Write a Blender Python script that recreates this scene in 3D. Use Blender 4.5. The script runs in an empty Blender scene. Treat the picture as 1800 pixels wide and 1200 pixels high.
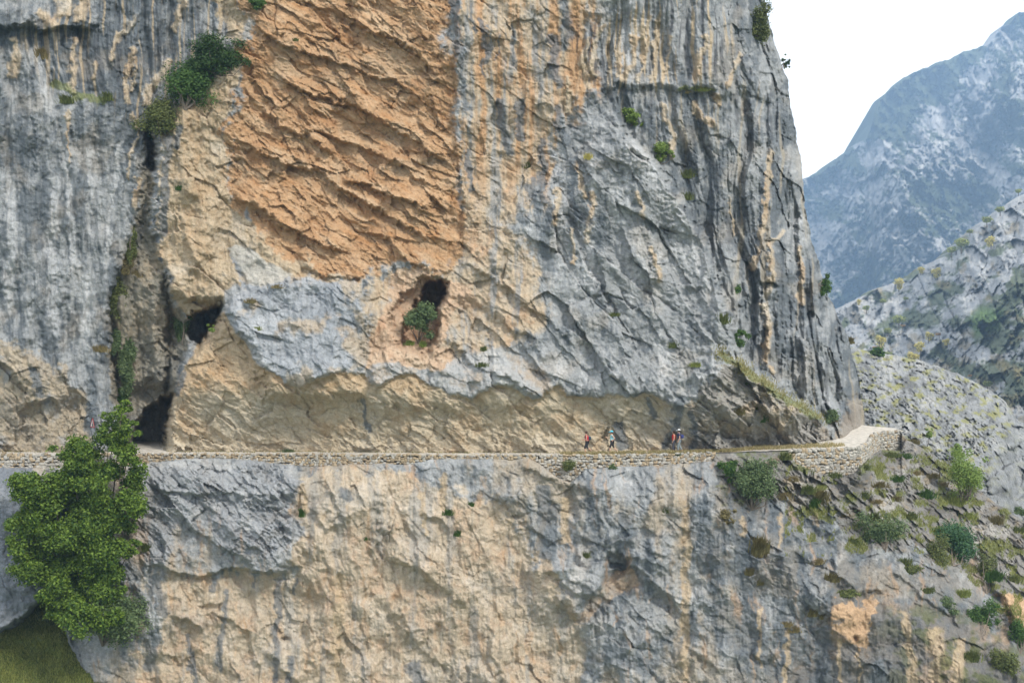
import bpy, bmesh, math, random
import numpy as np
from math import radians as R
from mathutils import Vector

# ------------------------------------------------------------------ camera, world, sun, exposure
SC = bpy.context.scene
C = SC.collection
FOC = 1930.0                      # focal length in photograph pixels (1800 wide)
cam_d = bpy.data.cameras.new('camera')
cam = bpy.data.objects.new('camera', cam_d); C.objects.link(cam)
cam.location = (0, 0, 0); cam.rotation_euler = (R(90), 0, 0)
cam_d.sensor_width = 36.0; cam_d.lens = 36.0 * FOC / 1800.0
cam_d.clip_end = 20000; cam_d.clip_start = 0.5
SC.camera = cam

SUN_DIR = Vector((0.50, -0.57, 0.65)).normalized()      # towards the sun
sun_el = math.asin(SUN_DIR.z); sun_az = math.atan2(SUN_DIR.x, SUN_DIR.y)
W = bpy.data.worlds.new('World'); SC.world = W; W.use_nodes = True
nt = W.node_tree; nt.nodes.clear()
out = nt.nodes.new('ShaderNodeOutputWorld')
sky = nt.nodes.new('ShaderNodeTexSky'); sky.sky_type = 'NISHITA'; sky.sun_disc = False
sky.sun_elevation = sun_el; sky.sun_rotation = sun_az
bgA = nt.nodes.new('ShaderNodeBackground'); bgA.inputs['Strength'].default_value = 0.12
nt.links.new(sky.outputs[0], bgA.inputs['Color'])
bgB = nt.nodes.new('ShaderNodeBackground'); bgB.inputs['Strength'].default_value = 1.0
bgB.inputs['Color'].default_value = (1.0, 0.975, 0.94, 1)
tc = nt.nodes.new('ShaderNodeTexCoord'); sx = nt.nodes.new('ShaderNodeSeparateXYZ')
nt.links.new(tc.outputs['Generated'], sx.inputs[0])
mr = nt.nodes.new('ShaderNodeMapRange'); mr.interpolation_type = 'SMOOTHSTEP'
mr.inputs['From Min'].default_value = -0.03; mr.inputs['From Max'].default_value = 0.02
nt.links.new(sx.outputs['Z'], mr.inputs['Value'])
cn = nt.nodes.new('ShaderNodeTexNoise'); cn.inputs['Scale'].default_value = 2.2; cn.inputs['Detail'].default_value = 4
nt.links.new(tc.outputs['Generated'], cn.inputs['Vector'])
cr = nt.nodes.new('ShaderNodeMapRange'); cr.inputs['From Min'].default_value = 0.25; cr.inputs['From Max'].default_value = 0.5
cr.inputs['To Min'].default_value = 0.88; cr.inputs['To Max'].default_value = 1.0
nt.links.new(cn.outputs['Fac'], cr.inputs['Value'])
mu = nt.nodes.new('ShaderNodeMath'); mu.operation = 'MULTIPLY'
nt.links.new(mr.outputs[0], mu.inputs[0]); nt.links.new(cr.outputs[0], mu.inputs[1])
mx = nt.nodes.new('ShaderNodeMixShader')
nt.links.new(mu.outputs[0], mx.inputs[0]); nt.links.new(bgA.outputs[0], mx.inputs[1]); nt.links.new(bgB.outputs[0], mx.inputs[2])
nt.links.new(mx.outputs[0], out.inputs['Surface'])

sl = bpy.data.lights.new('sun', 'SUN'); sl.energy = 2.3; sl.angle = R(9); sl.color = (1.0, 0.95, 0.87)
sun = bpy.data.objects.new('sun', sl); C.objects.link(sun)
sun.rotation_euler = (-SUN_DIR).to_track_quat('-Z', 'Y').to_euler()

SC.view_settings.view_transform = 'Standard'; SC.view_settings.look = 'None'
SC.view_settings.gamma = 1.0; SC.view_settings.exposure = 1.08
SC.render.engine = 'CYCLES'
SC.cycles.use_denoising = True
SC.cycles.max_bounces = 6; SC.cycles.diffuse_bounces = 4; SC.cycles.volume_bounces = 1
SC.cycles.transmission_bounces = 3; SC.cycles.transparent_max_bounces = 4
SC.render.film_transparent = False

ZP = -8.7                          # height of the path below the camera
STEP = 1.45                         # cliff mesh step, photograph pixels

# ------------------------------------------------------------------ small maths kit
def h2(ix, iy, seed):
    n = (ix.astype(np.int64) * 374761393 + iy.astype(np.int64) * 668265263 + seed * 1442695041) & 0xffffffff
    n = ((n ^ (n >> 13)) * 1274126177) & 0xffffffff
    n = (n ^ (n >> 16)) & 0xffffffff
    n = ((n ^ (n >> 11)) * 2246822519) & 0xffffffff
    return ((n ^ (n >> 15)) & 0xffffff).astype(np.float32) / 16777216.0

def perlin(x, y, seed=0):
    ix = np.floor(x); iy = np.floor(y); fx = (x - ix).astype(np.float32); fy = (y - iy).astype(np.float32)
    u = fx * fx * fx * (fx * (fx * 6 - 15) + 10); v = fy * fy * fy * (fy * (fy * 6 - 15) + 10)
    def g(dx, dy):
        an = h2(ix + dx, iy + dy, seed) * 6.2831853
        return np.cos(an) * (fx - dx) + np.sin(an) * (fy - dy)
    a = g(0, 0); b = g(1, 0); c = g(0, 1); d = g(1, 1)
    return ((a + (b - a) * u) * (1 - v) + (c + (d - c) * u) * v) * 1.5

def fbm(x, y, o=4, seed=0, gain=0.5):
    s = 0; amp = 1; t = 0
    for i in range(o):
        s = s + amp * perlin(x * 2 ** i + 7.3 * i, y * 2 ** i - 3.1 * i, seed + i * 17); t += amp; amp *= gain
    return s / t * 1.3

def facets(x, y, seed=0, tilt=1.0):
    """cells, each a tilted plane; returns plane height (~-1..1) and edge distance"""
    ix = np.floor(x); iy = np.floor(y)
    d1 = np.full(x.shape, 9e9, np.float32); d2 = d1.copy(); hh = np.zeros(x.shape, np.float32)
    for dx in (-1, 0, 1):
        for dy in (-1, 0, 1):
            cx = ix + dx; cy = iy + dy
            px = cx + 0.1 + 0.8 * h2(cx, cy, seed); py = cy + 0.1 + 0.8 * h2(cx, cy, seed + 5)
            ddx = (x - px).astype(np.float32); ddy = (y - py).astype(np.float32)
            d = ddx * ddx + ddy * ddy
            gx = h2(cx, cy, seed + 9) - 0.5; gy = h2(cx, cy, seed + 13) - 0.5; of = h2(cx, cy, seed + 21) - 0.5
            hv = of + tilt * 2.0 * (gx * ddx + gy * ddy)
            near = d < d1
            d2 = np.where(near, d1, np.minimum(d2, d))
            hh = np.where(near, hv, hh); d1 = np.where(near, d, d1)
    return hh, np.sqrt(d2) - np.sqrt(d1)

def sstep(a, b, x):
    t = np.clip((x - a) / (b - a), 0, 1); return t * t * (3 - 2 * t)

def rot(x, y, deg):
    c, s = math.cos(R(deg)), math.sin(R(deg)); return x * c + y * s, -x * s + y * c

def pl(pts):
    p = np.array(pts, float); return lambda x: np.interp(x, p[:, 0], p[:, 1])

# canvas: hand-drawn masks live on a 3-pixel lattice in cliff coordinates (a, b)
CA0, CB0, CS = -260.0, -520.0, 3.0
CW, CH = 760, 700
ca = CA0 + CS * np.arange(CW); cb = CB0 + CS * np.arange(CH)
CAG, CBG = np.meshgrid(ca, cb)

def seg_dist(pts, A, B, closed=False):
    """distance to a polyline, signed by the side of the nearest segment, and the arc position 0..1"""
    p = np.array(pts, float)
    if closed: p = np.vstack([p, p[:1]])
    L = np.hypot(*(p[1:] - p[:-1]).T); acc = np.concatenate([[0], np.cumsum(L)])
    best = np.full(A.shape, 1e9); side = np.zeros(A.shape); t_ = np.zeros(A.shape)
    for i in range(len(p) - 1):
        if L[i] == 0: continue
        dx, dy = (p[i + 1] - p[i])
        t = np.clip(((A - p[i, 0]) * dx + (B - p[i, 1]) * dy) / (L[i] ** 2), 0, 1)
        ex = A - (p[i, 0] + t * dx); ey = B - (p[i, 1] + t * dy); d = np.hypot(ex, ey)
        cr_ = dx * ey - dy * ex
        m = d < best
        best = np.where(m, d, best); side = np.where(m, np.sign(cr_), side); t_ = np.where(m, (acc[i] + t * L[i]) / acc[-1], t_)
    return best, side, t_

def inside(pts, A, B):
    p = np.array(pts, float); q = np.roll(p, -1, 0); r = np.zeros(A.shape, bool)
    for (x1, y1), (x2, y2) in zip(p, q):
        if y1 == y2: continue
        c = ((y1 > B) != (y2 > B)) & (A < (x2 - x1) * (B - y1) / (y2 - y1) + x1)
        r ^= c
    return r

def window(pts, pad):
    p = np.array(pts, float)
    i0 = max(0, int((p[:, 0].min() - pad - CA0) / CS)); i1 = min(CW, int((p[:, 0].max() + pad - CA0) / CS) + 2)
    j0 = max(0, int((p[:, 1].min() - pad - CB0) / CS)); j1 = min(CH, int((p[:, 1].max() + pad - CB0) / CS) + 2)
    return slice(j0, j1), slice(i0, i1)

def poly(pts, f):
    """soft polygon mask, 0.5 on its outline, ramp +-f pixels"""
    m = np.zeros((CH, CW), np.float32); w = window(pts, f + 4)
    A, B = CAG[w], CBG[w]
    d, _, _ = seg_dist(pts, A, B, True)
    s = np.where(inside(pts, A, B), d, -d)
    m[w] = sstep(-f, f, s); return m

def line(pts, w_):
    m = np.zeros((CH, CW), np.float32); w = window(pts, w_ * 3)
    d, _, t = seg_dist(pts, CAG[w], CBG[w])
    m[w] = np.exp(-(d / w_) ** 2) * sstep(0, .08, t + .02) * sstep(0, .08, 1.02 - t); return m

def ledge(pts, A_, L, side, f=3.0):
    """ground on one side of the line stands A_ metres proud and eases back over L pixels"""
    m = np.zeros((CH, CW), np.float32); w = window(pts, L * 3)
    d, s, t = seg_dist(pts, CAG[w], CBG[w])
    s = s * d * side
    m[w] = -A_ * sstep(-f, f, s) * np.exp(-np.maximum(s, 0) / L) * sstep(0, .15, t) * sstep(0, .15, 1 - t)
    return m

def samp(m, A, B):
    x = np.clip((A - CA0) / CS, 0, CW - 1.001); y = np.clip((B - CB0) / CS, 0, CH - 1.001)
    i = x.astype(int); j = y.astype(int); fx = (x - i).astype(np.float32); fy = (y - j).astype(np.float32)
    return (m[j, i] * (1 - fx) + m[j, i + 1] * fx) * (1 - fy) + (m[j + 1, i] * (1 - fx) + m[j + 1, i + 1] * fx) * fy

def table(xs, ys, rows, A, B, sm=0):
    t = np.array(rows, float)
    x = np.interp(A, xs, np.arange(len(xs))); y = np.interp(B, ys, np.arange(len(ys)))
    i = np.clip(x.astype(int), 0, len(xs) - 2); j = np.clip(y.astype(int), 0, len(ys) - 2)
    fx = x - i; fy = y - j; fx = fx * .5 + .5 * fx * fx * (3 - 2 * fx); fy = fy * .5 + .5 * fy * fy * (3 - 2 * fy)
    return (t[j, i] * (1 - fx) + t[j, i + 1] * fx) * (1 - fy) + (t[j + 1, i] * (1 - fx) + t[j + 1, i + 1] * fx) * fy

def lin(*c):                       # sRGB 0-255 -> linear
    c = np.array(c, float) / 255.0
    return np.where(c <= .04045, c / 12.92, ((c + .055) / 1.055) ** 2.4)

# ------------------------------------------------------------------ objects
def tag(o, label=None, cat=None, group=None, kind=None):
    if label: o['label'] = label
    if cat: o['category'] = cat
    if group: o['group'] = group
    if kind: o['kind'] = kind
    return o

def empty(name, loc, rz=0):
    o = bpy.data.objects.new(name, None); C.objects.link(o); o.location = loc; o.rotation_euler = (0, 0, rz)
    o.empty_display_size = 0.2; return o

def mesh_np(name, V, F, mat, parent=None, smooth=False, col=None, loc=None):
    me = bpy.data.meshes.new(name)
    V = np.ascontiguousarray(V, np.float32); F = np.ascontiguousarray(F, np.int32); n = F.shape[1]
    me.vertices.add(len(V)); me.vertices.foreach_set('co', V.ravel())
    me.loops.add(F.size); me.loops.foreach_set('vertex_index', F.ravel())
    me.polygons.add(len(F)); me.polygons.foreach_set('loop_start', np.arange(0, F.size, n, dtype=np.int32))
    me.polygons.foreach_set('use_smooth', np.full(len(F), smooth))
    me.update(calc_edges=True)
    if col is not None:
        at = me.color_attributes.new('rock_colour', 'FLOAT_COLOR', 'POINT')
        c4 = np.ones((len(V), 4), np.float32); c4[:, :3] = col; at.data.foreach_set('color', c4.ravel())
    me.materials.append(mat)
    o = bpy.data.objects.new(name, me); C.objects.link(o)
    if parent: o.parent = parent
    if loc is not None: o.location = loc
    return o

def grid_faces(nr, nc, off=0):
    i = np.arange(nr - 1)[:, None] * nc + np.arange(nc - 1)[None, :]
    i = i.ravel() + off
    return np.stack([i, i + nc, i + nc + 1, i + 1], 1)

def ray(a, b, D):                  # a point at depth D on the line of sight (a, b)
    return np.stack([(a - 900.0) / FOC * D, D, (600.0 - b) / FOC * D], -1)

# ------------------------------------------------------------------ materials
def new_mat(name):
    m = bpy.data.materials.new(name); m.use_nodes = True
    return m, m.node_tree, m.node_tree.nodes['Principled BSDF']

def nd(nt, t, **k):
    n = nt.nodes.new(t)
    for a, b in k.items():
        if a in n.inputs: n.inputs[a].default_value = b
        else: setattr(n, a, b)
    return n

def rock_mat(name, scale=1.0, bump=1.0, var=0.40):
    m, t, bs = new_mat(name); L = t.links.new
    at = nd(t, 'ShaderNodeAttribute', attribute_name='rock_colour')
    co = nd(t, 'ShaderNodeTexCoord')
    n1 = nd(t, 'ShaderNodeTexNoise', Scale=3.2 * scale, Detail=8.0, Roughness=0.7); L(co.outputs['Object'], n1.inputs['Vector'])
    n2 = nd(t, 'ShaderNodeTexNoise', Scale=0.9 * scale, Detail=3.0); L(co.outputs['Object'], n2.inputs['Vector'])
    mr1 = nd(t, 'ShaderNodeMapRange'); mr1.inputs['From Min'].default_value = .3; mr1.inputs['From Max'].default_value = .7
    mr1.inputs['To Min'].default_value = 1 - var; mr1.inputs['To Max'].default_value = 1 + var
    n3 = nd(t, 'ShaderNodeTexNoise', Scale=11.0 * scale, Detail=6.0, Roughness=0.75); L(co.outputs['Object'], n3.inputs['Vector'])
    av = nd(t, 'ShaderNodeMath', operation='MULTIPLY_ADD'); av.inputs[1].default_value = .45; L(n3.outputs['Fac'], av.inputs[0])
    a2 = nd(t, 'ShaderNodeMath', operation='MULTIPLY'); a2.inputs[1].default_value = .55; L(n1.outputs['Fac'], a2.inputs[0]); L(a2.outputs[0], av.inputs[2])
    L(av.outputs[0], mr1.inputs['Value'])
    vm = nd(t, 'ShaderNodeVectorMath', operation='MULTIPLY'); L(at.outputs['Color'], vm.inputs[0])
    cb_ = nd(t, 'ShaderNodeCombineXYZ')
    for i in range(3): L(mr1.outputs[0], cb_.inputs[i])
    L(cb_.outputs[0], vm.inputs[1]); L(vm.outputs[0], bs.inputs['Base Color'])
    bs.inputs['Roughness'].default_value = .92
    bs.inputs['Specular IOR Level'].default_value = .25
    vo = nd(t, 'ShaderNodeTexVoronoi', feature='DISTANCE_TO_EDGE', Scale=2.4 * scale)
    mp = nd(t, 'ShaderNodeMapping'); mp.inputs['Rotation'].default_value = (0, R(-32), 0); mp.inputs['Scale'].default_value = (1, 1, 2.6)
    vadd = nd(t, 'ShaderNodeMixRGB', blend_type='LINEAR_LIGHT', Fac=0.25)
    L(co.outputs['Object'], vadd.inputs['Color1']); L(n2.outputs['Color'], vadd.inputs['Color2'])
    L(vadd.outputs[0], mp.inputs['Vector']); L(mp.outputs[0], vo.inputs['Vector'])
    mv = nd(t, 'ShaderNodeMapRange'); mv.inputs['From Max'].default_value = .12; L(vo.outputs['Distance'], mv.inputs['Value'])
    b1 = nd(t, 'ShaderNodeBump', Strength=.22 * bump, Distance=.12 / scale); L(mv.outputs[0], b1.inputs['Height'])
    b2 = nd(t, 'ShaderNodeBump', Strength=.8 * bump, Distance=.25 / scale); L(n1.outputs['Fac'], b2.inputs['Height']); L(b1.outputs[0], b2.inputs['Normal'])
    L(b2.outputs[0], bs.inputs['Normal'])
    return m

M_ROCK = rock_mat('limestone')
M_HILL = rock_mat('hill_rock', .25, .9)
M_FAR = rock_mat('mountain_rock', .05, .9)

def plain_mat(name, c, rough=.8, noise=.0, nscale=8, bump=0, metal=0):
    m, t, bs = new_mat(name); L = t.links.new
    bs.inputs['Roughness'].default_value = rough; bs.inputs['Metallic'].default_value = metal
    co = nd(t, 'ShaderNodeTexCoord'); n = nd(t, 'ShaderNodeTexNoise', Scale=float(nscale), Detail=6.0); L(co.outputs['Object'], n.inputs['Vector'])
    r = nd(t, 'ShaderNodeValToRGB'); r.color_ramp.elements[0].position = .3; r.color_ramp.elements[1].position = .7
    c = np.array(c, float)
    r.color_ramp.elements[0].color = (*(c * (1 - noise)), 1); r.color_ramp.elements[1].color = (*np.minimum(c * (1 + noise), 1), 1)
    L(n.outputs['Fac'], r.inputs[0]); L(r.outputs[0], bs.inputs['Base Color'])
    if bump:
        b = nd(t, 'ShaderNodeBump', Strength=bump, Distance=.05); L(n.outputs['Fac'], b.inputs['Height']); L(b.outputs[0], bs.inputs['Normal'])
    return m

_leaf = {}
def leaf_mat(c1, c2, name='leaf', trans=.35):
    k = (tuple(c1), tuple(c2), name)
    if k in _leaf: return _leaf[k]
    m = bpy.data.materials.new(name); m.use_nodes = True; t = m.node_tree; t.nodes.clear(); L = t.links.new
    o = nd(t, 'ShaderNodeOutputMaterial'); g = nd(t, 'ShaderNodeNewGeometry'); r = nd(t, 'ShaderNodeValToRGB')
    r.color_ramp.elements[0].color = (*c1, 1); r.color_ramp.elements[1].color = (*c2, 1)
    L(g.outputs['Random Per Island'], r.inputs[0])
    d = nd(t, 'ShaderNodeBsdfPrincipled', Roughness=.55); d.inputs['Specular IOR Level'].default_value = .3
    L(r.outputs[0], d.inputs['Base Color'])
    tr = nd(t, 'ShaderNodeBsdfTranslucent'); L(r.outputs[0], tr.inputs['Color'])
    mxs = nd(t, 'ShaderNodeMixShader', Fac=trans); L(d.outputs[0], mxs.inputs[1]); L(tr.outputs[0], mxs.inputs[2])
    L(mxs.outputs[0], o.inputs['Surface']); _leaf[k] = m; return m

M_BARK = plain_mat('bark', (.16, .13, .10), .9, .3, 12, .5)

# ------------------------------------------------------------------ rock colours (albedo)
K = 0.70
GREY = lin(168, 170, 170) * K * 1.0
GREYD = lin(108, 115, 120) * K
PALE = lin(214, 214, 213) * K
TAN = lin(206, 188, 162) * K
TANL = lin(226, 208, 184) * K
ORANGE = lin(202, 160, 116) * K
ORANGED = lin(188, 140, 94) * K
PINK = lin(212, 176, 146) * K
BROWN = lin(150, 132, 110) * K
DARK = lin(74, 78, 84) * K
GRASS = np.array((.15, .17, .045))
DRYG = np.array((.28, .20, .09))

def paint(col, m, c, amt=1.0):
    m = np.clip(m * amt, 0, 1)[..., None]; return col * (1 - m) + np.asarray(c) * m

def rag(m, n, k=.55, w=.36):        # give a soft mask a ragged, still partly soft outline
    return sstep(.5 - w, .5 + w, m + k * n * (1 - np.abs(2 * m - 1)) * 2)

# ================================================================== UPPER CLIFF
sil = pl([(-520, 1325), (-60, 1335), (0, 1343), (60, 1355), (100, 1371), (140, 1384), (200, 1393), (260, 1405), (315, 1414), (380, 1415),
          (420, 1425), (470, 1440), (520, 1458), (560, 1475), (600, 1492), (640, 1503), (690, 1514), (750, 1521), (900, 1524)])
LIP = [(300, 655), (380, 640), (430, 625), (455, 640), (490, 662), (528, 684), (548, 668), (600, 655), (640, 660), (662, 682), (690, 662),
       (725, 655), (755, 680), (800, 695), (832, 706), (850, 690), (882, 676), (925, 694), (945, 700), (960, 684), (985, 680), (1000, 694),
       (1050, 698), (1075, 690), (1110, 700), (1150, 694), (1188, 716), (1215, 706), (1235, 700)]

def fields(pairs):
    t = np.zeros((CH, CW), np.float32)
    for p in pairs: t += p
    return t

def build_upper_depth(A, B, wA, wB):
    xs = [-250, 0, 150, 215, 270, 330, 420, 600, 800, 950, 1100, 1250, 1350, 1430, 1480, 1525]
    ys = [-520, -60, 100, 200, 300, 400, 500, 600, 680, 760, 850]
    T = [[88, 87, 88, 88, 88, 88, 88, 88.5, 88.5, 88, 89, 92, 95, 98, 100, 104],
         [87, 86, 87, 87, 87, 87, 87, 87.5, 87.5, 87, 87.5, 90, 93, 96, 98, 102],
         [86, 86, 86.5, 87, 87.5, 87, 87.5, 88.5, 87.7, 87.5, 88, 90, 93, 97, 100, 104],
         [86, 86, 86, 86.6, 87.6, 87, 87.5, 88.7, 88.0, 88, 88.5, 91, 94, 97, 100, 104],
         [86, 86, 86, 86.3, 87.2, 87, 87.8, 88.6, 88, 88, 88.5, 91.5, 94, 97, 100, 104],
         [85.8, 85.8, 86, 86.3, 87, 86.8, 87.2, 88, 87.3, 87.3, 87.8, 91.3, 94, 96.5, 100, 105],
         [85.5, 85.5, 86, 86.5, 87, 86.6, 86, 86.0, 86.2, 86.6, 87.2, 90.5, 93.5, 96, 99.5, 106],
         [85.4, 85.4, 86, 87, 88, 86.4, 85.2, 84.8, 85.2, 85.6, 86.2, 88.6, 92.5, 96, 99, 107],
         [85.6, 85.6, 86.2, 87, 87.6, 86, 84.6, 84.0, 84.2, 84.5, 85, 87.3, 91.4, 95, 98.5, 108],
         [86.1, 86.1, 86.2, 86.6, 86.9, 86, 84.4, 83.9, 83.9, 84.1, 84.8, 86.8, 90.2, 94.5, 98, 108],
         [86.1, 86.1, 86.2, 86.4, 86.6, 86, 84.4, 83.9, 83.9, 84.1, 84.8, 86.6, 89.8, 94.6, 98, 108]]
    D = table(xs, ys, T, A, B)
    # gallery cut under the overhang
    rec = LIP + [(1240, 860), (300, 860)]
    gal = samp(poly(rec, 5), wA, wB) * sstep(380, 560, A) * (1 - sstep(1120, 1240, A))
    D = D + gal * (.8 + .25 * sstep(0, 90, B - 660))
    hard = fields([
        # gully, caves
        1.0 * poly([(262, 205), (276, 235), (268, 300), (264, 400), (288, 480), (306, 540), (330, 560), (318, 640), (302, 700), (288, 810), (218, 810), (206, 700),
                    (192, 610), (196, 520), (214, 460), (240, 390), (252, 300)], 12),
        2.4 * line([(262, 215), (266, 260), (262, 300)], 6), .35 * line([(262, 300), (254, 380), (240, 450), (232, 520), (246, 600), (252, 700)], 4), 1.4 * line([(285, 480), (300, 560), (296, 640), (290, 700)], 5),
        1.2 * line([(205, 480), (196, 560), (205, 640), (212, 720)], 6), -.8 * line([(270, 520), (275, 600), (272, 690)], 8),
        7.0 * poly([(246, 742), (258, 722), (276, 712), (284, 698), (304, 690), (298, 716), (294, 742), (286, 760), (284, 786), (284, 810), (230, 810), (236, 770)], 7), 2.0 * poly([(222, 690), (262, 672), (300, 680), (296, 760), (284, 810), (215, 810)], 14),
        6.5 * poly([(338, 548), (386, 536), (378, 566), (362, 582), (352, 606), (334, 600), (330, 570)], 6),
        1.8 * poly([(300, 520), (388, 530), (380, 580), (345, 620), (312, 650), (296, 600)], 9),
        1.5 * poly([(688, 560), (705, 525), (742, 490), (768, 484), (788, 494), (785, 530), (768, 572), (772, 604), (750, 618), (700, 612)], 6),
        7.0 * poly([(744, 506), (756, 494), (772, 490), (784, 500), (778, 530), (766, 560), (748, 560), (732, 548)], 4), 2.6 * poly([(730, 530), (770, 540), (766, 598), (708, 602), (712, 575)], 6),
        # boulder above the gallery, scar over it
        -1.7 * poly([(392, 545), (430, 515), (470, 500), (520, 488), (600, 492), (636, 500), (650, 560), (640, 610), (640, 700), (470, 700), (440, 610), (410, 585)], 14),
        -.9 * poly([(640, 640), (700, 622), (800, 640), (900, 650), (950, 720), (640, 720)], 16),
        -.9 * poly([(300, 520), (268, 440), (268, 300), (300, 200), (352, 160), (420, 108), (430, 170), (398, 300), (390, 400), (350, 470)], 16),
        # shallow scoops right of the cave, step along the edge of the orange wall
        .8 * poly([(795, 530), (850, 540), (880, 570), (860, 600), (810, 580)], 14),
        .8 * poly([(1040, 40), (1100, 20), (1180, 30), (1190, 140), (1060, 150)], 26),
        .5 * poly([(860, 180), (880, 180), (890, 260), (868, 260)], 7),
        ledge([(1052, 180), (1085, 205), (1115, 250), (1150, 290), (1190, 345), (1225, 400), (1255, 465), (1280, 560), (1290, 625), (1345, 665), (1430, 722), (1500, 775)], 5.0, 110, 1, 7),
        ledge([(1040, 130), (1060, 156), (1090, 146), (1120, 158), (1160, 146), (1200, 164), (1240, 152), (1262, 168), (1310, 158), (1340, 176), (1395, 168)], 1.1, 60, -1, 9),
        ledge([(-80, 46), (20, 50), (48, 40), (70, 58), (110, 46), (160, 50), (190, 44)], 1.3, 60, -1, 4),
        ledge([(955, 310), (1000, 400), (1040, 480), (1085, 560), (1140, 640), (1220, 730)], .9, 60, 1),
        ledge([(1128, 385), (1165, 450), (1200, 520), (1250, 600), (1290, 660)], .8, 50, 1),
        ledge([(980, 560), (1040, 600), (1100, 660), (1140, 700)], .6, 40, 1),
        ledge([(1000, 235), (1020, 330), (1060, 420), (1110, 500)], .5, 50, 1),
        ledge([(800, 455), (850, 480), (905, 520), (960, 560), (1020, 620)], .5, 35, -1),
        ledge([(870, 545), (900, 580), (940, 600), (960, 640)], .5, 30, -1),
        ledge([(785, 590), (830, 640), (880, 660), (950, 700)], .7, 30, -1),
        ledge([(700, 625), (760, 640), (800, 665)], .4, 30, -1),
        ledge([(797, -60), (800, 60), (798, 200), (804, 300), (818, 380), (806, 460)], .5, 50, -1),
        # the big plates of the orange wall: dark undersides along these lines
        ledge([(600, 318), (650, 330), (700, 345), (765, 378)], 1.40, 24, -1),
        ledge([(400, 338), (450, 362), (500, 398), (560, 425), (625, 452)], 1.15, 27, -1),
        ledge([(430, 255), (500, 290), (560, 300), (620, 350), (690, 380), (770, 440)], 1.15, 27, -1),
        ledge([(470, 120), (540, 165), (600, 180), (680, 215), (760, 268), (800, 300)], 1.15, 28, -1),
        ledge([(610, 30), (660, 60), (720, 85), (780, 150)], 0.89, 32, -1),
        ledge([(440, 40), (500, 80), (560, 100), (640, 125), (735, 165)], 0.89, 24, -1),
        ledge([(520, 225), (580, 240), (640, 262), (700, 290), (780, 340)], 0.89, 20, -1),
        ledge([(520, 470), (560, 482), (600, 488), (650, 486)], 1.02, 19, -1),
        ledge([(640, 405), (680, 420), (720, 462), (760, 480)], 0.89, 24, -1),
        ledge([(455, 185), (500, 225), (540, 240), (590, 275)], 0.89, 20, -1),
        # lower right apron
        ledge([(1235, 640), (1290, 690), (1340, 720), (1400, 770)], .6, 30, -1),
        ledge([(1440, 560), (1470, 620), (1500, 690)], .9, 30, 1),
        ledge([(1385, 560), (1420, 620), (1450, 700), (1480, 740)], .8, 35, 1),
        ledge([(1470, 690), (1490, 698), (1516, 694)], 1.0, 26, -1),
        ledge([(1340, 400), (1330, 480), (1345, 560), (1350, 640)], .9, 40, -1),
        ledge([(1375, 330), (1365, 400), (1372, 470), (1352, 560)], .7, 40, 1),
        ledge([(1410, 330), (1398, 420), (1412, 500), (1420, 520)], .8, 34, -1),
        ledge([(60, 100), (58, 200), (66, 320)], .4, 40, -1),
        ledge([(-60, 620), (10, 640), (50, 690), (30, 720), (90, 700), (120, 730)], 1.1, 36, -1),
        ledge([(90, 640), (130, 680), (150, 760)], .5, 30, -1),
        ledge([(310, 350), (330, 420), (350, 470), (400, 510)], .4, 30, -1),
        ledge([(300, 700), (360, 650), (420, 690)], .5, 30, 1),
        ledge([(330, 640), (380, 660), (440, 720), (520, 740)], .35, 26, 1),
        ledge([(560, 690), (640, 720), (720, 770)], .3, 20, 1), ledge([(700, 700), (790, 740), (860, 790)], .3, 20, 1),
        ledge([(1070, 700), (1090, 740), (1130, 770)], .6, 20, -1), ledge([(1180, 715), (1165, 760), (1170, 800)], .6, 26, -1),
        1.1 * poly([(1068, 745), (1082, 735), (1112, 775), (1112, 800), (1070, 800)], 5),
    ])
    hx = A / 23.; hy = B / 23.
    D = D + samp(hard, wA + 4 * fbm(hx * 2.6, hy * 2.6, 3, 881), wB + 4 * fbm(hx * 2.6, hy * 2.6, 3, 882))
    D = D + 8 * np.clip(1 - (sil(B) - A) / 120.0, 0, 1) ** 2.6
    return D, gal

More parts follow.
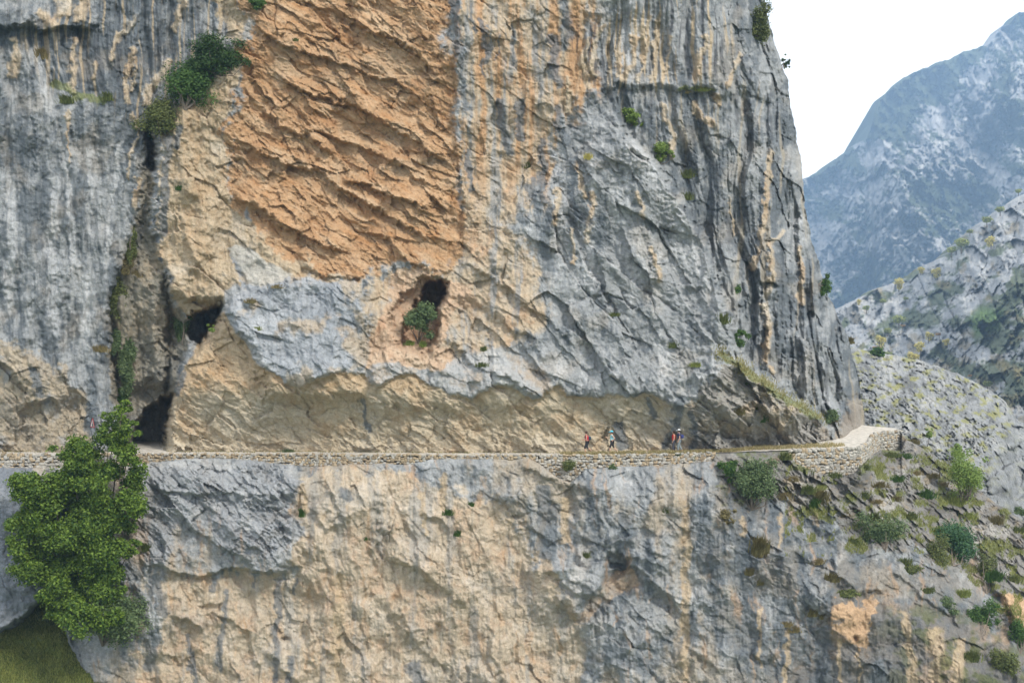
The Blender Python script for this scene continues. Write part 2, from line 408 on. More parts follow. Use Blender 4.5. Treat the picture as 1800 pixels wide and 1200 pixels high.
def upper_regions():
    z = {}
    z['orange'] = poly([(425, -520), (420, 0), (440, 60), (418, 110), (424, 160), (398, 230), (394, 300), (402, 350), (450, 400), (510, 458), (560, 482), (640, 486), (700, 458), (760, 480),
                        (806, 455), (826, 390), (800, 330), (816, 270), (792, 200), (804, 140), (776, 70), (800, 0), (800, -520)], 20)
    z['tanleft'] = poly([(360, -520), (372, 0), (420, 90), (352, 160), (300, 200), (272, 300), (268, 420), (300, 520), (330, 560), (390, 530), (400, 500), (640, 490), (450, 400), (400, 350), (396, 230), (424, 100), (440, -520)], 12)
    z['tanmid'] = poly([(795, -520), (800, 0), (805, 320), (800, 460), (640, 485), (640, 560), (620, 640), (700, 620), (800, 640), (880, 600), (960, 570), (950, 470), (900, 400), (950, 350), (980, 230), (1040, 150), (1030, 60), (1050, -10), (1000, -520)], 44)
    z['gallery'] = poly(LIP[4:] + [(1250, 740), (1240, 860), (280, 860), (285, 760), (300, 690), (330, 640), (350, 590), (390, 545), (420, 590), (455, 640)], 5)
    z['boulder'] = poly([(398, 440), (440, 440), (500, 484), (560, 490), (625, 492), (640, 560), (650, 620), (640, 655), (560, 668), (530, 684), (490, 662), (440, 600), (392, 552), (430, 505)], 7)
    z['scar'] = poly([(396, 440), (430, 436), (480, 462), (512, 484), (480, 500), (445, 500), (420, 465)], 5)
    z['pink'] = poly([(690, 470), (760, 484), (830, 500), (850, 540), (800, 560), (780, 610), (810, 640), (760, 650), (700, 636), (650, 655), (625, 640), (650, 580), (690, 540)], 10)
    z['palelip'] = poly([(620, 655), (700, 636), (760, 650), (820, 620), (900, 610), (960, 640), (1000, 690), (960, 684), (930, 694), (882, 676), (832, 706), (755, 680), (725, 655), (690, 664), (662, 682)], 8)
    z['flutes'] = poly([(1000, 60), (1060, 10), (1200, -60), (1290, 20), (1270, 150), (1150, 160), (1040, 150), (1000, 120)], 22)
    z['leftbase'] = poly([(-260, 630), (0, 600), (60, 620), (90, 660), (110, 640), (160, 720), (165, 810), (-260, 820)], 14)
    z['leftfluteband'] = poly([(120, 0), (400, -60), (400, 60), (300, 210), (250, 230), (200, 190), (90, 150), (40, 60)], 25)
    z['apron'] = poly([(1215, 715), (1260, 640), (1300, 640), (1430, 730), (1490, 780), (1490, 860), (1230, 860)], 14)
    z['slab'] = poly([(1060, 190), (1110, 245), (1190, 350), (1250, 455), (1285, 560), (1300, 640), (1420, 720), (1330, 760), (1220, 710), (1000, 690), (900, 640), (930, 560), (900, 460), (980, 330), (1020, 230)], 24)
    z['corner'] = poly([(1490, 700), (1516, 695), (1540, 760), (1440, 800), (1470, 760)], 16)
    z['gully'] = poly([(262, 205), (276, 235), (268, 300), (264, 400), (288, 480), (306, 540), (335, 560), (318, 640), (302, 700), (288, 810), (205, 810), (192, 610), (196, 520), (240, 390), (252, 300)], 10)
    z['butt'] = poly([(1250, -520), (1250, 160), (1060, 160), (1120, 240), (1200, 350), (1290, 600), (1420, 720), (1530, 800), (1600, 500), (1500, -520)], 22)
    return z

PALE_WASH_AND_LIT_CREST = [([(118, 190), (117, 300), (130, 420), (128, 560)], 8), ([(100, 300), (92, 420), (96, 600)], 12), ([(215, 240), (200, 330), (185, 480)], 5), ([(20, 300), (24, 420), (8, 560)], 10), ([(160, 250), (158, 420)], 5),
             ([(60, 80), (80, 160), (85, 200)], 12), ([(150, 480), (150, 620)], 9), ([(1110, 240), (1160, 330), (1215, 430), (1260, 540)], 7), ([(1135, 290), (1200, 380), (1240, 460)], 6)]  # last two polylines paint the light catching the slab crest into the colour
TAN_STREAKS_U = [  # polyline, width
    ([(1362, 265), (1350, 330), (1342, 400), (1330, 440)], 7), ([(1330, 430), (1327, 480)], 6), ([(1385, 400), (1352, 430), (1358, 480), (1345, 520)], 6),
    ([(1340, 530), (1352, 570), (1345, 640)], 8), ([(1404, 430), (1410, 480), (1412, 540)], 6), ([(1352, 640), (1360, 660)], 6),
    ([(1240, 60), (1230, 110), (1222, 150)], 7), ([(1255, 160), (1262, 190)], 7), ([(1215, 180), (1235, 210), (1262, 215)], 7),
    ([(1300, 90), (1290, 130), (1275, 155)], 4), ([(1120, 60), (1115, 100), (1095, 145)], 6), ([(1140, 20), (1138, 80), (1118, 150)], 4),
    ([(1155, 30), (1158, 60), (1140, 150)], 3.5), ([(1180, 60), (1172, 110), (1165, 150)], 3.5), ([(1090, 90), (1085, 140)], 4), ([(1060, 40), (1045, 70), (1040, 140)], 7),
    ([(1030, 60), (1025, 110), (1035, 160)], 5), ([(1160, 180), (1180, 230), (1182, 280)], 6), ([(1000, 130), (1002, 200)], 5),
    ([(240, 20), (205, 80), (195, 110)], 6), ([(235, 80), (218, 150), (226, 190)], 6), ([(238, 100), (230, 170)], 4), ([(322, 0), (305, 55)], 8),
    ([(300, 100), (265, 150), (258, 195)], 10), ([(135, 60), (128, 130), (124, 170)], 7), ([(122, 190), (120, 290)], 4), ([(22, 60), (30, 90), (22, 140)], 8),
    ([(240, 230), (225, 320)], 3), ([(230, 200), (240, 230)], 6), ([(246, 310), (235, 370)], 6), ([(60, 20), (100, 45)], 12), ([(110, -20), (112, 30)], 16), ([(150, -20), (140, 40)], 14),
    ([(170, 110), (165, 140)], 5), ([(1003, 400), (1010, 470)], 3.5), ([(1140, 430), (1160, 500)], 5), ([(1120, 330), (1135, 390)], 4),
    ([(1040, 330), (1035, 400), (1032, 430)], 6), ([(985, 330), (975, 400)], 8), ([(1010, 280), (1030, 350)], 5), ([(1280, 340), (1290, 420)], 3),
]
GREY_STREAKS_U = [
    ([(850, 30), (852, 80), (858, 120)], 5), ([(800, -40), (800, 60), (805, 110)], 7), ([(806, 80), (812, 120)], 8), ([(903, 40), (901, 120)], 2.5),
    ([(882, 170), (884, 205)], 7), ([(915, 168), (913, 215), (915, 250)], 9), ([(880, 190), (885, 240), (900, 280)], 9), ([(970, 60), (975, 130), (985, 160)], 10),
    ([(830, 0), (838, 60)], 4), ([(872, 60), (870, 110)], 3), ([(955, 240), (952, 330), (958, 360)], 9), ([(980, 180), (985, 230), (1000, 260)], 9),
    ([(935, 310), (940, 360), (950, 400)], 8), ([(1010, 270), (1004, 330), (1018, 400)], 7), ([(915, 375), (925, 395)], 8), ([(848, 100), (852, 140)], 3),
    ([(858, 40), (862, 115)], 2.5), ([(812, 110), (816, 200)], 7), ([(822, 260), (830, 340)], 6), ([(990, 0), (1000, 60), (985, 90)], 12), ([(790, -100), (792, 30)], 6),
    ([(965, 360), (955, 430), (970, 480)], 12), ([(1050, 380), (1060, 440)], 16), ([(300, 230), (290, 300), (282, 420)], 9), ([(315, 220), (310, 260)], 8),
    ([(1200, 690), (1188, 740), (1170, 790)], 10), ([(1085, 740), (1095, 795)], 12), ([(640, 700), (650, 760)], 5), ([(1215, 720), (1225, 790)], 7), ([(330, 655), (310, 690)], 8),
    ([(55, 640), (70, 700)], 9), ([(160, 640), (165, 800)], 10), ([(235, -10), (250, 60), (275, 130)], 9), ([(1140, 700), (1150, 740)], 6),
]

def grey_base(x, z, sd, tone=0.0):
    """bluish limestone: vertical wash streaks, pale crusts"""
    st = fbm(x * .9 + .9 * fbm(x * .3, z * .15, 4, sd + 3), z * .07 + .2 * x, 4, sd)
    st2 = fbm(x * 2.8 + 1.2 * fbm(x * .5, z * .3, 4, sd + 8), z * .16 + .35 * x, 3, sd + 31)
    cl = fbm(x * .22, z * .22, 5, sd + 57, .6)
    fine = fbm(x * 1.6, z * 1.4, 5, sd + 71, .7)
    v = .5 * st + .22 * st2 + .55 * cl + .5 * fine + tone
    col = GREY + 0 * v[..., None]
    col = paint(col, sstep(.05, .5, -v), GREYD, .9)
    col = paint(col, sstep(.08, .55, v), PALE, .8)
    col = paint(col, sstep(.1, .5, fbm(x * .35, z * .3, 4, sd + 99)), TAN, .22)
    return col

def tan_base(x, z, sd, c1, c2, c3):
    c1, c2, c3 = [np.mean(c) + .93 * (np.asarray(c) - np.mean(c)) for c in (c1, c2, c3)]
    n = fbm(x * .3, z * .3, 5, sd, .6); n2 = fbm(x * 1.5, z * 1.2, 4, sd + 9, .65)
    col = c1 + 0 * n[..., None]
    col = paint(col, sstep(0, .6, n + .5 * n2), c2, .8)
    col = paint(col, sstep(0, .6, -n + .5 * n2), c3, .7)
    return col

def rough_stack(x, z, ang, sx_, sz_, sd, amps=(1., .35, .13), slab=0):
    """broken rock relief in metres: tilted planes at several sizes, rough in patches and smooth between"""
    wx = .35 * fbm(x * .3, z * .3, 3, sd + 1); wz = .35 * fbm(x * .3, z * .3, 3, sd + 2); h = 0
    for i, a in enumerate(amps):
        k = 2.6 ** i
        u, v = rot(x + wx + .10 / k * perlin(x * 1.7 * k, z * 1.7 * k, sd + 6), z + wz, ang + (0, 14, -16, 8)[i])
        f, e = facets(u / sx_ * k + i * 5, v / sz_ * k, sd + 40 * i, 1.25)
        pt = 1.0 if i == 0 else .18 + 1.15 * sstep(-.25, .45, fbm(x * .22 + 9 * i, z * .22, 3, sd + 77 + i))
        ck = sstep(.1, .5, perlin(x * .5 * k, z * .5 * k, sd + 88 + i))
        h = h + a * pt * (f + .45 * ck * np.exp(-(e / .05) ** 2))
    return h

def plates(x, z, ang, lam, sd, over=.82):
    """overlapping lens plates: long slope out, sharp cut back under; positive = away from the viewer"""
    wx = 1.3 * fbm(x * .16, z * .16, 3, sd + 1)
    u, v = rot(x + 1.6 * fbm(x * .09, z * .09, 3, sd + 61), z + 2.2 * fbm(x * .09, z * .09, 3, sd + 62), ang)
    ph = v / lam + 1.1 * fbm(u * .16, v * .3, 4, sd + 3, .55) + .3 * wx
    cell = np.floor(ph); f = ph - cell
    amp = .35 + 1.0 * h2(cell, np.floor(u * .12 + 3 * h2(cell, cell, sd)), sd + 7)
    amp = .3 + .7 * sstep(-.5, .6, perlin(u * .3 + cell * 7.7, cell * 3.1, sd + 4))
    prof = np.where(f < over, f / over, 1 - (f - over) / (1 - over))     # v downwards: comes out then cuts in
    return -prof * amp

print('upper cliff'); 
bU = np.concatenate([np.arange(-520, -20, 7.0), np.arange(-20, 830, STEP), [836.]])
aN = int((1524 + 40) / STEP)
sU = np.concatenate([np.linspace(-250, -40, 40, endpoint=False), np.linspace(-40, 1524, aN)])
sU = (sU + 250) / (1524 + 250)
SG, BG = np.meshgrid(sU, bU)
silB = sil(BG) + 5 * fbm(BG / 38., BG * 0 + .5, 4, 4, .6)
AG = -250 + SG * (silB + 250)
X = AG / 23.; Z = -BG / 23.            # metres along the face (image down = -Z)
wn1 = fbm(X * .45, Z * .45, 4, 900, .6); wn2 = fbm(X * .45, Z * .45, 4, 950, .6)
fnz = fbm(X * 1.3, Z * 1.3, 4, 970, .65)
wA = AG + 9 * wn1 + 3 * fnz; wB = BG + 9 * wn2 + 3 * fbm(X * 1.3, Z * 1.3, 3, 990, .65)
DU, gal = build_upper_depth(AG, BG, wA, wB)
TIGHT = ('gallery', 'boulder', 'palelip', 'scar', 'gully', 'butt', 'slab')
vA = AG + 20 * wn1 + 7 * fnz; vB = BG + 20 * wn2 + 7 * fbm(X * 1.3, Z * 1.3, 3, 991, .65)
zr = {k: (samp(v, wA, wB) if k in TIGHT else samp(v, vA, vB)) for k, v in upper_regions().items()}
w_or = zr['orange']; w_fl = np.maximum(zr['flutes'], zr['leftfluteband'])
yd = -Z                                 # downwards-positive metres
pl1 = plates(X, yd, 27, 2.1, 11); pl2 = plates(X, yd, 33, .75, 23); pl3 = plates(X, yd, 24, .3, 29)
rk1 = rough_stack(X, yd, 38, 3.6, 1.7, 100, (.6, .24, .10)); rk2 = rough_stack(X, yd, 64, 3.0, 1.3, 200, (.55, .22, .09)); rk3 = rough_stack(X, yd, 33, 2.2, .8, 150, (.42, .22, .10))
fl = fbm(X * .75 + .8 * fbm(X * .2, yd * .16, 3, 5), yd * .06, 4, 300, .6); fl2 = fbm(X * 2.3 + .5 * fl, yd * .12, 3, 310, .6)
gx_ = X + 1.4 * fbm(X * .12, yd * .08, 3, 6) - .12 * yd; ridg = np.abs(fbm(gx_ * .30, yd * .035, 3, 320, .45)) * 1.0 + .5 * np.abs(fbm(gx_ * .85, yd * .07, 3, 321, .5))
ridg = 1.0 - np.minimum(ridg * 2.2, 1.0)
smooth = fbm(X * .3, yd * .2, 5, 400, .55)
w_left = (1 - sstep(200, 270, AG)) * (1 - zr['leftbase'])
w_slabsmooth = zr['butt']
ptc = sstep(-.3, .45, fbm(X * .25, yd * .25, 4, 801)); rel_or = .22 * pl1 + .13 * pl2 * ptc + .03 * pl3 + .62 * rk3 + .55 * rk1
rel_fl = .6 * fl + .22 * fl2 + .2 * rk2 + .7 * ridg
rel_left = .5 * fl + .14 * fl2 + .7 * smooth + .09 * rk2 + .3 * ridg
rel_butt = .45 * fl + .22 * fl2 + .5 * rk2 + .7 * smooth + 1.1 * ridg
rel_gal = .42 * rk1 + .05 * pl2 + .35 * rk3 + .3 * smooth
rel_sl = .6 * rk1 + .06 * pl2 + .9 * smooth + .12 * fl2
w_gal = np.clip(zr['gallery'], 0, 1)
rk4 = rough_stack(X, yd, 50, 6.5, 2.2, 260, (.9, .3, .06)); pt4 = sstep(.0, .5, fbm(X * .3, yd * .3, 3, 808))
rel_slab = .8 * rk4 + .5 * smooth + .35 * rk1 * pt4 + .08 * fl2
rel = rel_sl
for wgt, r_ in ((zr['slab'], rel_slab), (w_slabsmooth, rel_butt), (w_left, rel_left), (w_fl, rel_fl), (w_or, rel_or), (w_gal, rel_gal)):
    rel = rel * (1 - wgt) + r_ * wgt
rel = rel + .035 * fbm(X * 5, yd * 5, 3, 777, .7) + .09 * fbm(X * 1.2, yd * 1.2, 3, 778, .6)
rel = rel * (1 - .65 * zr['scar'])
rel = rel * (1 + 1.5 * sstep(1230, 1470, AG)) + zr['apron'] * (1.0 * rk3 + .5 * rk1)
DU = DU + rel + .9 * fbm(X * .13 + .3 * wn1, yd * .08, 4, 779, .5) * (1 - .6 * w_gal)
# tufa ribs stand a little proud along the tan streaks
tsu = np.zeros((CH, CW), np.float32)
for p, w_ in TAN_STREAKS_U: tsu = np.maximum(tsu, line(p, w_))
gsu = np.zeros((CH, CW), np.float32)
for p, w_ in GREY_STREAKS_U: gsu = np.maximum(gsu, line(p, w_))
tsm = samp(tsu, wA + 4 * fnz, wB); gsm = samp(gsu, wA + 4 * fnz, wB)
DU = DU - .3 * tsm
_eb = pl([(-260, 798), (500, 798), (800, 800), (1000, 800), (1200, 797), (1300, 793.5), (1400, 790.5), (1480, 787.5), (1512, 786), (1560, 776)])(AG)
_clear = 8.7 * FOC / (_eb - 600.0) + 1.55 + .3 * wn1 + .12 * fnz + np.interp(AG, [1180, 1300, 1400, 1480, 1525], [0, 1.0, 2.2, 4.5, 6.0]) * .6
_t0 = np.interp(AG, [1150, 1260, 1500], [684, 725, 730]); _m = sstep(0, np.interp(AG, [1150, 1260, 1500], [95, 60, 45]), BG + 6 * wn2 - _t0)
DU = np.where(DU < _clear, DU * (1 - _m) + (_clear + .4 + 1.0 * (rel - rel.mean()) + .35 * rk3) * _m, DU)

pwu = np.zeros((CH, CW), np.float32)
for p, w_ in PALE_WASH_AND_LIT_CREST: pwu = np.maximum(pwu, line(p, w_))
pws = samp(pwu, wA + 4 * fnz, wB)
# colours
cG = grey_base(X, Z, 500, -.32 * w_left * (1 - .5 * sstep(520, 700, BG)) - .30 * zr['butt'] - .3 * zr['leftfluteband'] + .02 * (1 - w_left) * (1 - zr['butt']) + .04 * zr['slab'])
cG = paint(cG, sstep(.2, .9, pws + .3 * fnz), PALE, .6)
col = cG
tanC = tan_base(X, Z, 600, TAN, TANL, PINK); orC = tan_base(X, Z, 640, ORANGE, lin(222, 184, 142) * K, ORANGED)
# fresh thin light edges on plates: paler crust in bands along the bedding
ub, vb = rot(X, yd, 28); band = fbm(ub * .25, vb * 1.4, 4, 660, .6)
orC = paint(orC, sstep(.1, .55, band), lin(226, 196, 160) * K, .55)
orC = paint(orC, sstep(.15, .6, -band), lin(196, 138, 84) * K, .45)
orC = paint(orC, sstep(.05, .5, fbm(X * .28, yd * .28, 5, 664, .6)), lin(208, 182, 150) * K, .55)
greyish = lin(186, 180, 168) * K
vst = fbm(X * 1.1 + .4 * wn1, Z * .1, 4, 680); vst2 = fbm(X * 3 + .5 * wn2, Z * .2, 3, 690)
tm = tan_base(X, Z, 610, lin(210, 188, 158) * K, greyish, lin(210, 168, 128) * K)
topo = sstep(-.15, .45, vst + .4 * vst2)
tm = paint(tm, topo * (1 - sstep(240, 420, BG)), lin(208, 160, 112) * K, .75)
tm = paint(tm, sstep(.1, .5, -(vst + .5 * vst2)), GREY, .75)
col = paint(col, rag(zr['tanmid'], fnz + vst), tm)
tl = tan_base(X, Z, 620, lin(206, 184, 152) * K, lin(216, 200, 176) * K, lin(200, 168, 128) * K)
col = paint(col, rag(zr['tanleft'], fnz), tl)
col = paint(col, rag(zr['orange'], fnz + .5 * wn1), orC)
col = paint(col, rag(zr['pink'], fnz), tan_base(X, Z, 630, lin(214, 182, 150) * K, lin(222, 198, 168) * K, lin(206, 160, 122) * K))
bol = tan_base(X, Z, 650, lin(172, 176, 180) * K, lin(200, 202, 204) * K, lin(140, 146, 152) * K)
bol = paint(bol, sstep(.15, .5, fbm(X * .5, Z * .5, 4, 697) + .4 * sstep(560, 660, AG)), tl, .7)
col = paint(col, rag(zr['boulder'], fnz + wn1), bol)
col = paint(col, rag(zr['scar'], fnz * .5), lin(204, 198, 186) * K, .9)
col = paint(col, rag(zr['palelip'], fnz), tan_base(X, Z, 655, lin(190, 190, 188) * K, lin(220, 216, 208) * K, lin(200, 176, 146) * K), .9)
galC = tan_base(X, Z, 670, lin(214, 196, 166) * K, lin(222, 208, 184) * K, lin(204, 174, 136) * K)
galC = paint(galC, 1 - sstep(0, 40, BG - 670 - 15 * wn1), lin(200, 158, 108) * K, .35)
galC = paint(galC, sstep(1080, 1240, AG + 60 * fnz + 50 * vst), GREY * 1.05, .45)
col = paint(col, rag(zr['gallery'], fnz * .5), galC)
lb = tan_base(X, Z, 675, lin(196, 178, 150) * K, GREY, lin(170, 160, 144) * K)
col = paint(col, rag(zr['leftbase'], fnz), lb, .9)
gul = tan_base(X, Z, 676, lin(150, 140, 118) * K, lin(110, 108, 100) * K, lin(186, 162, 124) * K)
col = paint(col, rag(zr['gully'], fnz), gul, .8)
col = paint(col, rag(zr['apron'], fnz), tan_base(X, Z, 677, lin(176, 170, 160) * K, lin(206, 184, 154) * K, lin(150, 146, 140) * K))
col = paint(col, rag(zr['corner'], fnz), tan_base(X, Z, 696, lin(190, 174, 152) * K, GREY, lin(170, 150, 126) * K), .6)
# fluted tufa: tan ribs and dark runs
fr = fbm(X * 2.6 + 1.2 * fbm(X * .25, Z * .2, 3, 7), Z * .12, 3, 710)
flm = np.maximum(zr['flutes'], .75 * zr['leftfluteband'])
col = paint(col, sstep(.22, .42, fr) * flm, lin(216, 192, 156) * K, .85)
col = paint(col, sstep(.2, .45, -fr) * flm, DARK, .7)
bt = fbm(X * 1.6 + .8 * fbm(X * .25, Z * .2, 3, 17), Z * .08, 3, 720)
col = paint(col, sstep(.35, .6, bt) * zr['butt'], lin(196, 180, 152) * K, .5)
col = paint(col, sstep(.3, .6, -bt) * zr['butt'], DARK, .5)
tw = sstep(.25, .8, tsm + .35 * fnz + .25 * fr)
col = paint(col, tw, tan_base(X, Z, 695, lin(214, 192, 160) * K, lin(228, 214, 192) * K, lin(200, 166, 126) * K), .85)
col = paint(col, sstep(.25, .8, gsm + .35 * fnz + .2 * vst2), GREYD * 1.2, .8)
# grass and moss on the shelf
gl = samp(np.maximum.reduce([line([(1262, 615), (1300, 645), (1350, 680), (1400, 712), (1445, 738)], 9), line([(1190, 160), (1240, 154), (1255, 160)], 5), line([(90, 140), (130, 170), (190, 180)], 10)]), wA, wB)
col = paint(col, sstep(.4, .8, gl + .6 * fnz), GRASS * 1.1, .7)
col = np.clip(col, .01, .85)

V = ray(AG, BG, DU)
nr, nc = AG.shape
# carry the corner round behind, out of sight
back = []
for k, (da, dD) in enumerate([(-3, 2.5), (-14, 8), (-60, 25), (-140, 45)]):
    back.append(ray(AG[:, -1] + da, BG[:, -1], DU[:, -1] + dD))
V = np.concatenate([V, np.stack(back, 1)], 1); col = np.concatenate([col, np.repeat(col[:, -1:], 4, 1)], 1)
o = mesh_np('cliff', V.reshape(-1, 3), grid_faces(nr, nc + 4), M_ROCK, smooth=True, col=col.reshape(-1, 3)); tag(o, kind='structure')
UD = (AG, BG, DU)

# ================================================================== LOWER CLIFF
edge_b = pl([(-260, 798), (500, 798), (800, 800), (1000, 800), (1200, 797), (1300, 793.5), (1400, 790.5), (1480, 787.5), (1512, 786), (1526, 779), (1533, 768), (1545, 761), (1582, 757.5),
             (1590, 757.5)])
def edge_D(a): return -ZP * FOC / (edge_b(a) - 600.0)
rim_b = pl([(-260, 798), (500, 798), (800, 800), (1000, 800), (1200, 797), (1300, 793.5), (1400, 790.5), (1480, 787.5), (1512, 786), (1526, 779), (1533, 768), (1545, 761), (1582, 757.5),
            (1592, 770), (1605, 778), (1625, 790), (1655, 808), (1700, 846), (1745, 880), (1800, 916), (1900, 960), (2000, 1000)])
wall_b = pl([(-260, 820), (100, 822), (230, 816), (300, 808), (380, 803), (450, 809), (500, 815), (560, 820), (640, 814), (720, 815), (760, 804), (930, 804), (948, 815), (985, 842), (1005, 848),
             (1030, 822), (1160, 818), (1250, 810), (1300, 798), (1380, 796), (1400, 815), (1440, 832), (1480, 836), (1505, 830), (1530, 800), (1546, 790), (1584, 792), (1592, 770), (2000, 700)])
def rim_D(a): return np.where(a < 1584, edge_D(a), np.interp(a, [1584, 1620, 1800, 2000], [105.5, 106, 103, 100]))

print('lower cliff')
tL = np.concatenate([np.arange(0, 425, STEP), np.arange(430, 800, 9.0)])
aL = np.concatenate([np.linspace(-250, -30, 40, endpoint=False), np.arange(-30, 1830, STEP), np.linspace(1834, 2000, 24)])
AG, TG = np.meshgrid(aL, tL)
rb = rim_b(AG) + np.where(AG > 1584, 4 * fbm(AG / 30., AG * 0, 4, 44, .6), 0)
BG = rb + TG * 1.0
X = AG / 23.; Z = -BG / 23.; yd = -Z
wn1 = fbm(X * .45, Z * .45, 4, 1900, .6); wn2 = fbm(X * .45, Z * .45, 4, 1950, .6); fnz = fbm(X * 1.3, Z * 1.3, 4, 1970, .65)
wA = AG + 9 * wn1 + 3 * fnz; wB = BG + 9 * wn2 + 3 * fbm(X * 1.3, Z * 1.3, 3, 1990, .65)
_k = np.exp(-(np.arange(-90, 91) / 38.) ** 2); _k /= _k.sum()
_a = np.arange(-600, 2400, 1.7); _ds = np.convolve(rim_D(np.clip(_a, -250, 2000)), _k, 'same')
_mix = sstep(8, 70, TG - np.maximum(wall_b(AG) - rb, 0))
Dr0 = rim_D(AG); Dr = Dr0 * (1 - _mix) + np.interp(AG, _a, _ds) * _mix
Dbot = np.interp(AG, [-250, 40, 90, 130, 190, 300, 600, 1000, 1250, 1500, 1700, 2000], [81, 81.5, 83, 85, 82.6, 82.3, 82.6, 82.3, 82, 82.5, 83, 82])
Lr = np.interp(AG, [-250, 900, 1250, 1400, 1550, 1700, 2000], [70, 70, 90, 230, 330, 340, 340])
fr_ = np.clip(TG / Lr, 0, 1); fr_ = fr_ * (1.6 - .6 * fr_)
DL = Dr + (Dbot - Dr) * fr_
inw = samp(poly([(-260, 700)] + [(a_, wall_b(a_)) for a_ in (-260, 0, 100, 230, 300, 380, 450, 500, 560, 640, 720, 760, 930, 948, 985, 1005, 1030, 1160, 1254)] + [(1260, 770), (1380, 770)] + [(a_, wall_b(a_)) for a_ in (1388, 1400, 1440, 1480, 1505, 1530, 1546, 1584, 1592)] + [(1592, 700)], 3), AG, BG + 2 * wn2)
far_hard = fields([
    4.5 * poly([(92, 850), (128, 900), (140, 1000), (132, 1070), (100, 1050), (88, 950)], 14),
    9 * poly([(-260, 1125), (0, 1112), (40, 1090), (80, 1050), (98, 1010), (96, 1080), (120, 1140), (150, 1190), (170, 1260), (180, 1500), (-260, 1500)], 7),
    ledge([(235, 985), (290, 996), (345, 1018), (390, 1000), (440, 1002), (520, 1010)], 1.1, 60, -1),
    ledge([(300, 890), (345, 930), (400, 968), (450, 1000), (520, 1010)], .7, 40, -1),
    ledge([(340, 935), (390, 900), (430, 880)], .5, 30, 1), ledge([(250, 850), (330, 870), (420, 868), (440, 900)], .7, 40, -1),
    ledge([(520, 830), (528, 880), (510, 940), (525, 1000)], .8, 50, 1),
    ledge([(560, 835), (590, 880), (610, 920)], .4, 40, -1), ledge([(690, 870), (712, 950), (750, 990), (800, 1010), (830, 1015)], .45, 40, 1),
    ledge([(900, 810), (960, 840), (1005, 835), (1010, 900)], .5, 40, -1), ledge([(1008, 840), (1014, 900), (1010, 960)], .5, 60, -1),
    ledge([(920, 1000), (960, 994), (1060, 990)], .7, 40, 1), ledge([(960, 1010), (1000, 1045), (1020, 1075)], .4, 40, 1),
    1.0 * poly([(1062, 982), (1072, 972), (1098, 972), (1108, 985), (1100, 996), (1070, 996)], 4),
    .7 * poly([(1072, 1005), (1118, 995), (1128, 1030), (1080, 1055), (1035, 1092), (1005, 1094), (1050, 1045)], 4), -.8 * poly([(960, 1000), (1060, 988), (1062, 1020), (1040, 1050), (1005, 1046)], 5),
    .9 * poly([(1068, 990), (1105, 990), (1100, 1010), (1065, 1030), (1055, 1020)], 6),
    ledge([(1110, 985), (1140, 1020), (1180, 1050), (1200, 1090)], .8, 34, -1), ledge([(1060, 1010), (1050, 1045), (1020, 1070), (1008, 1090)], .8, 30, 1),
    ledge([(1000, 1100), (1040, 1080), (1090, 1060), (1180, 1100)], .3, 40, 1),
    ledge([(1200, 1130), (1240, 1160), (1265, 1185)], .4, 30, -1), ledge([(1480, 1040), (1530, 1040), (1560, 1045)], .5, 40, -1),
    ledge([(1460, 1060), (1462, 1110), (1500, 1135), (1530, 1110)], .5, 30, -1),
    ledge([(1725, 950), (1738, 1005), (1760, 1050), (1800, 1110), (1860, 1160)], 1.6, 60, -1, 4),
    ledge([(1740, 990), (1790, 1040), (1850, 1080)], 1.0, 40, -1), ledge([(1250, 840), (1268, 900), (1300, 980)], .7, 60, 1),
    ledge([(1160, 815), (1190, 860), (1210, 900)], .4, 40, 1), ledge([(1560, 1000), (1640, 1060), (1700, 1110)], .6, 50, -1),
    .5 * poly([(352, 1064), (388, 1060), (386, 1072), (360, 1074)], 3), .6 * poly([(1500, 1120), (1505, 1116), (1510, 1122), (1505, 1128)], 3),
    .6 * poly([(498, 1120), (506, 1118), (508, 1126), (500, 1128)], 3),
])
_r = random.Random(4); jn = np.zeros((CH, CW), np.float32)
for _i in range(46):
    a_ = _r.uniform(250, 1500); b_ = _r.uniform(850, 1190); L_ = _r.uniform(30, 120); st_ = _r.random() < .45; g_ = _r.uniform(1.6, 4.0) if st_ else _r.uniform(.45, .9)
    if b_ < 860 + (a_ > 1250) * 80: continue
    pp = [(a_ + L_ * t / math.hypot(1, g_) + _r.uniform(-5, 5), b_ + L_ * t * g_ / math.hypot(1, g_) + _r.uniform(-5, 5)) for t in (0, .25, .5, .75, 1)]
    jn += ledge(pp, _r.uniform(.25, .7), _r.uniform(18, 50), -1 if not st_ else _r.choice((1, -1)), 2.5)
DL = DL + samp(far_hard + jn, wA, wB) + .55 * inw
z2 = {}
vst = fbm(X * .8 + .4 * wn1, Z * .09, 4, 2680)
z2['tan'] = poly([(260, 1010), (345, 1020), (400, 1002), (520, 1010), (530, 860), (560, 840), (640, 850), (700, 830), (800, 900), (860, 1000), (960, 1010), (1000, 1060), (1010, 1200), (1010, 1500), (240, 1500), (240, 1150), (290, 1100)], 22)
z2['tan2'] = poly([(530, 850), (620, 830), (760, 850), (900, 900), (960, 1000), (1000, 1100), (1020, 1500), (500, 1500), (520, 1000)], 40)
z2['greylip'] = poly([(225, 805), (500, 805), (530, 850), (525, 940), (480, 985), (410, 975), (370, 930), (320, 900), (300, 960), (290, 1000), (250, 990), (240, 900)], 24)
z2['slope'] = poly([(1250, 790), (1590, 760), (1620, 780), (1900, 950), (1950, 1100), (1720, 990), (1560, 960), (1400, 890), (1280, 880)], 30)
z2['botright'] = poly([(1450, 1050), (1560, 1040), (1700, 1080), (1800, 1150), (1900, 1500), (1250, 1500), (1400, 1180)], 40)
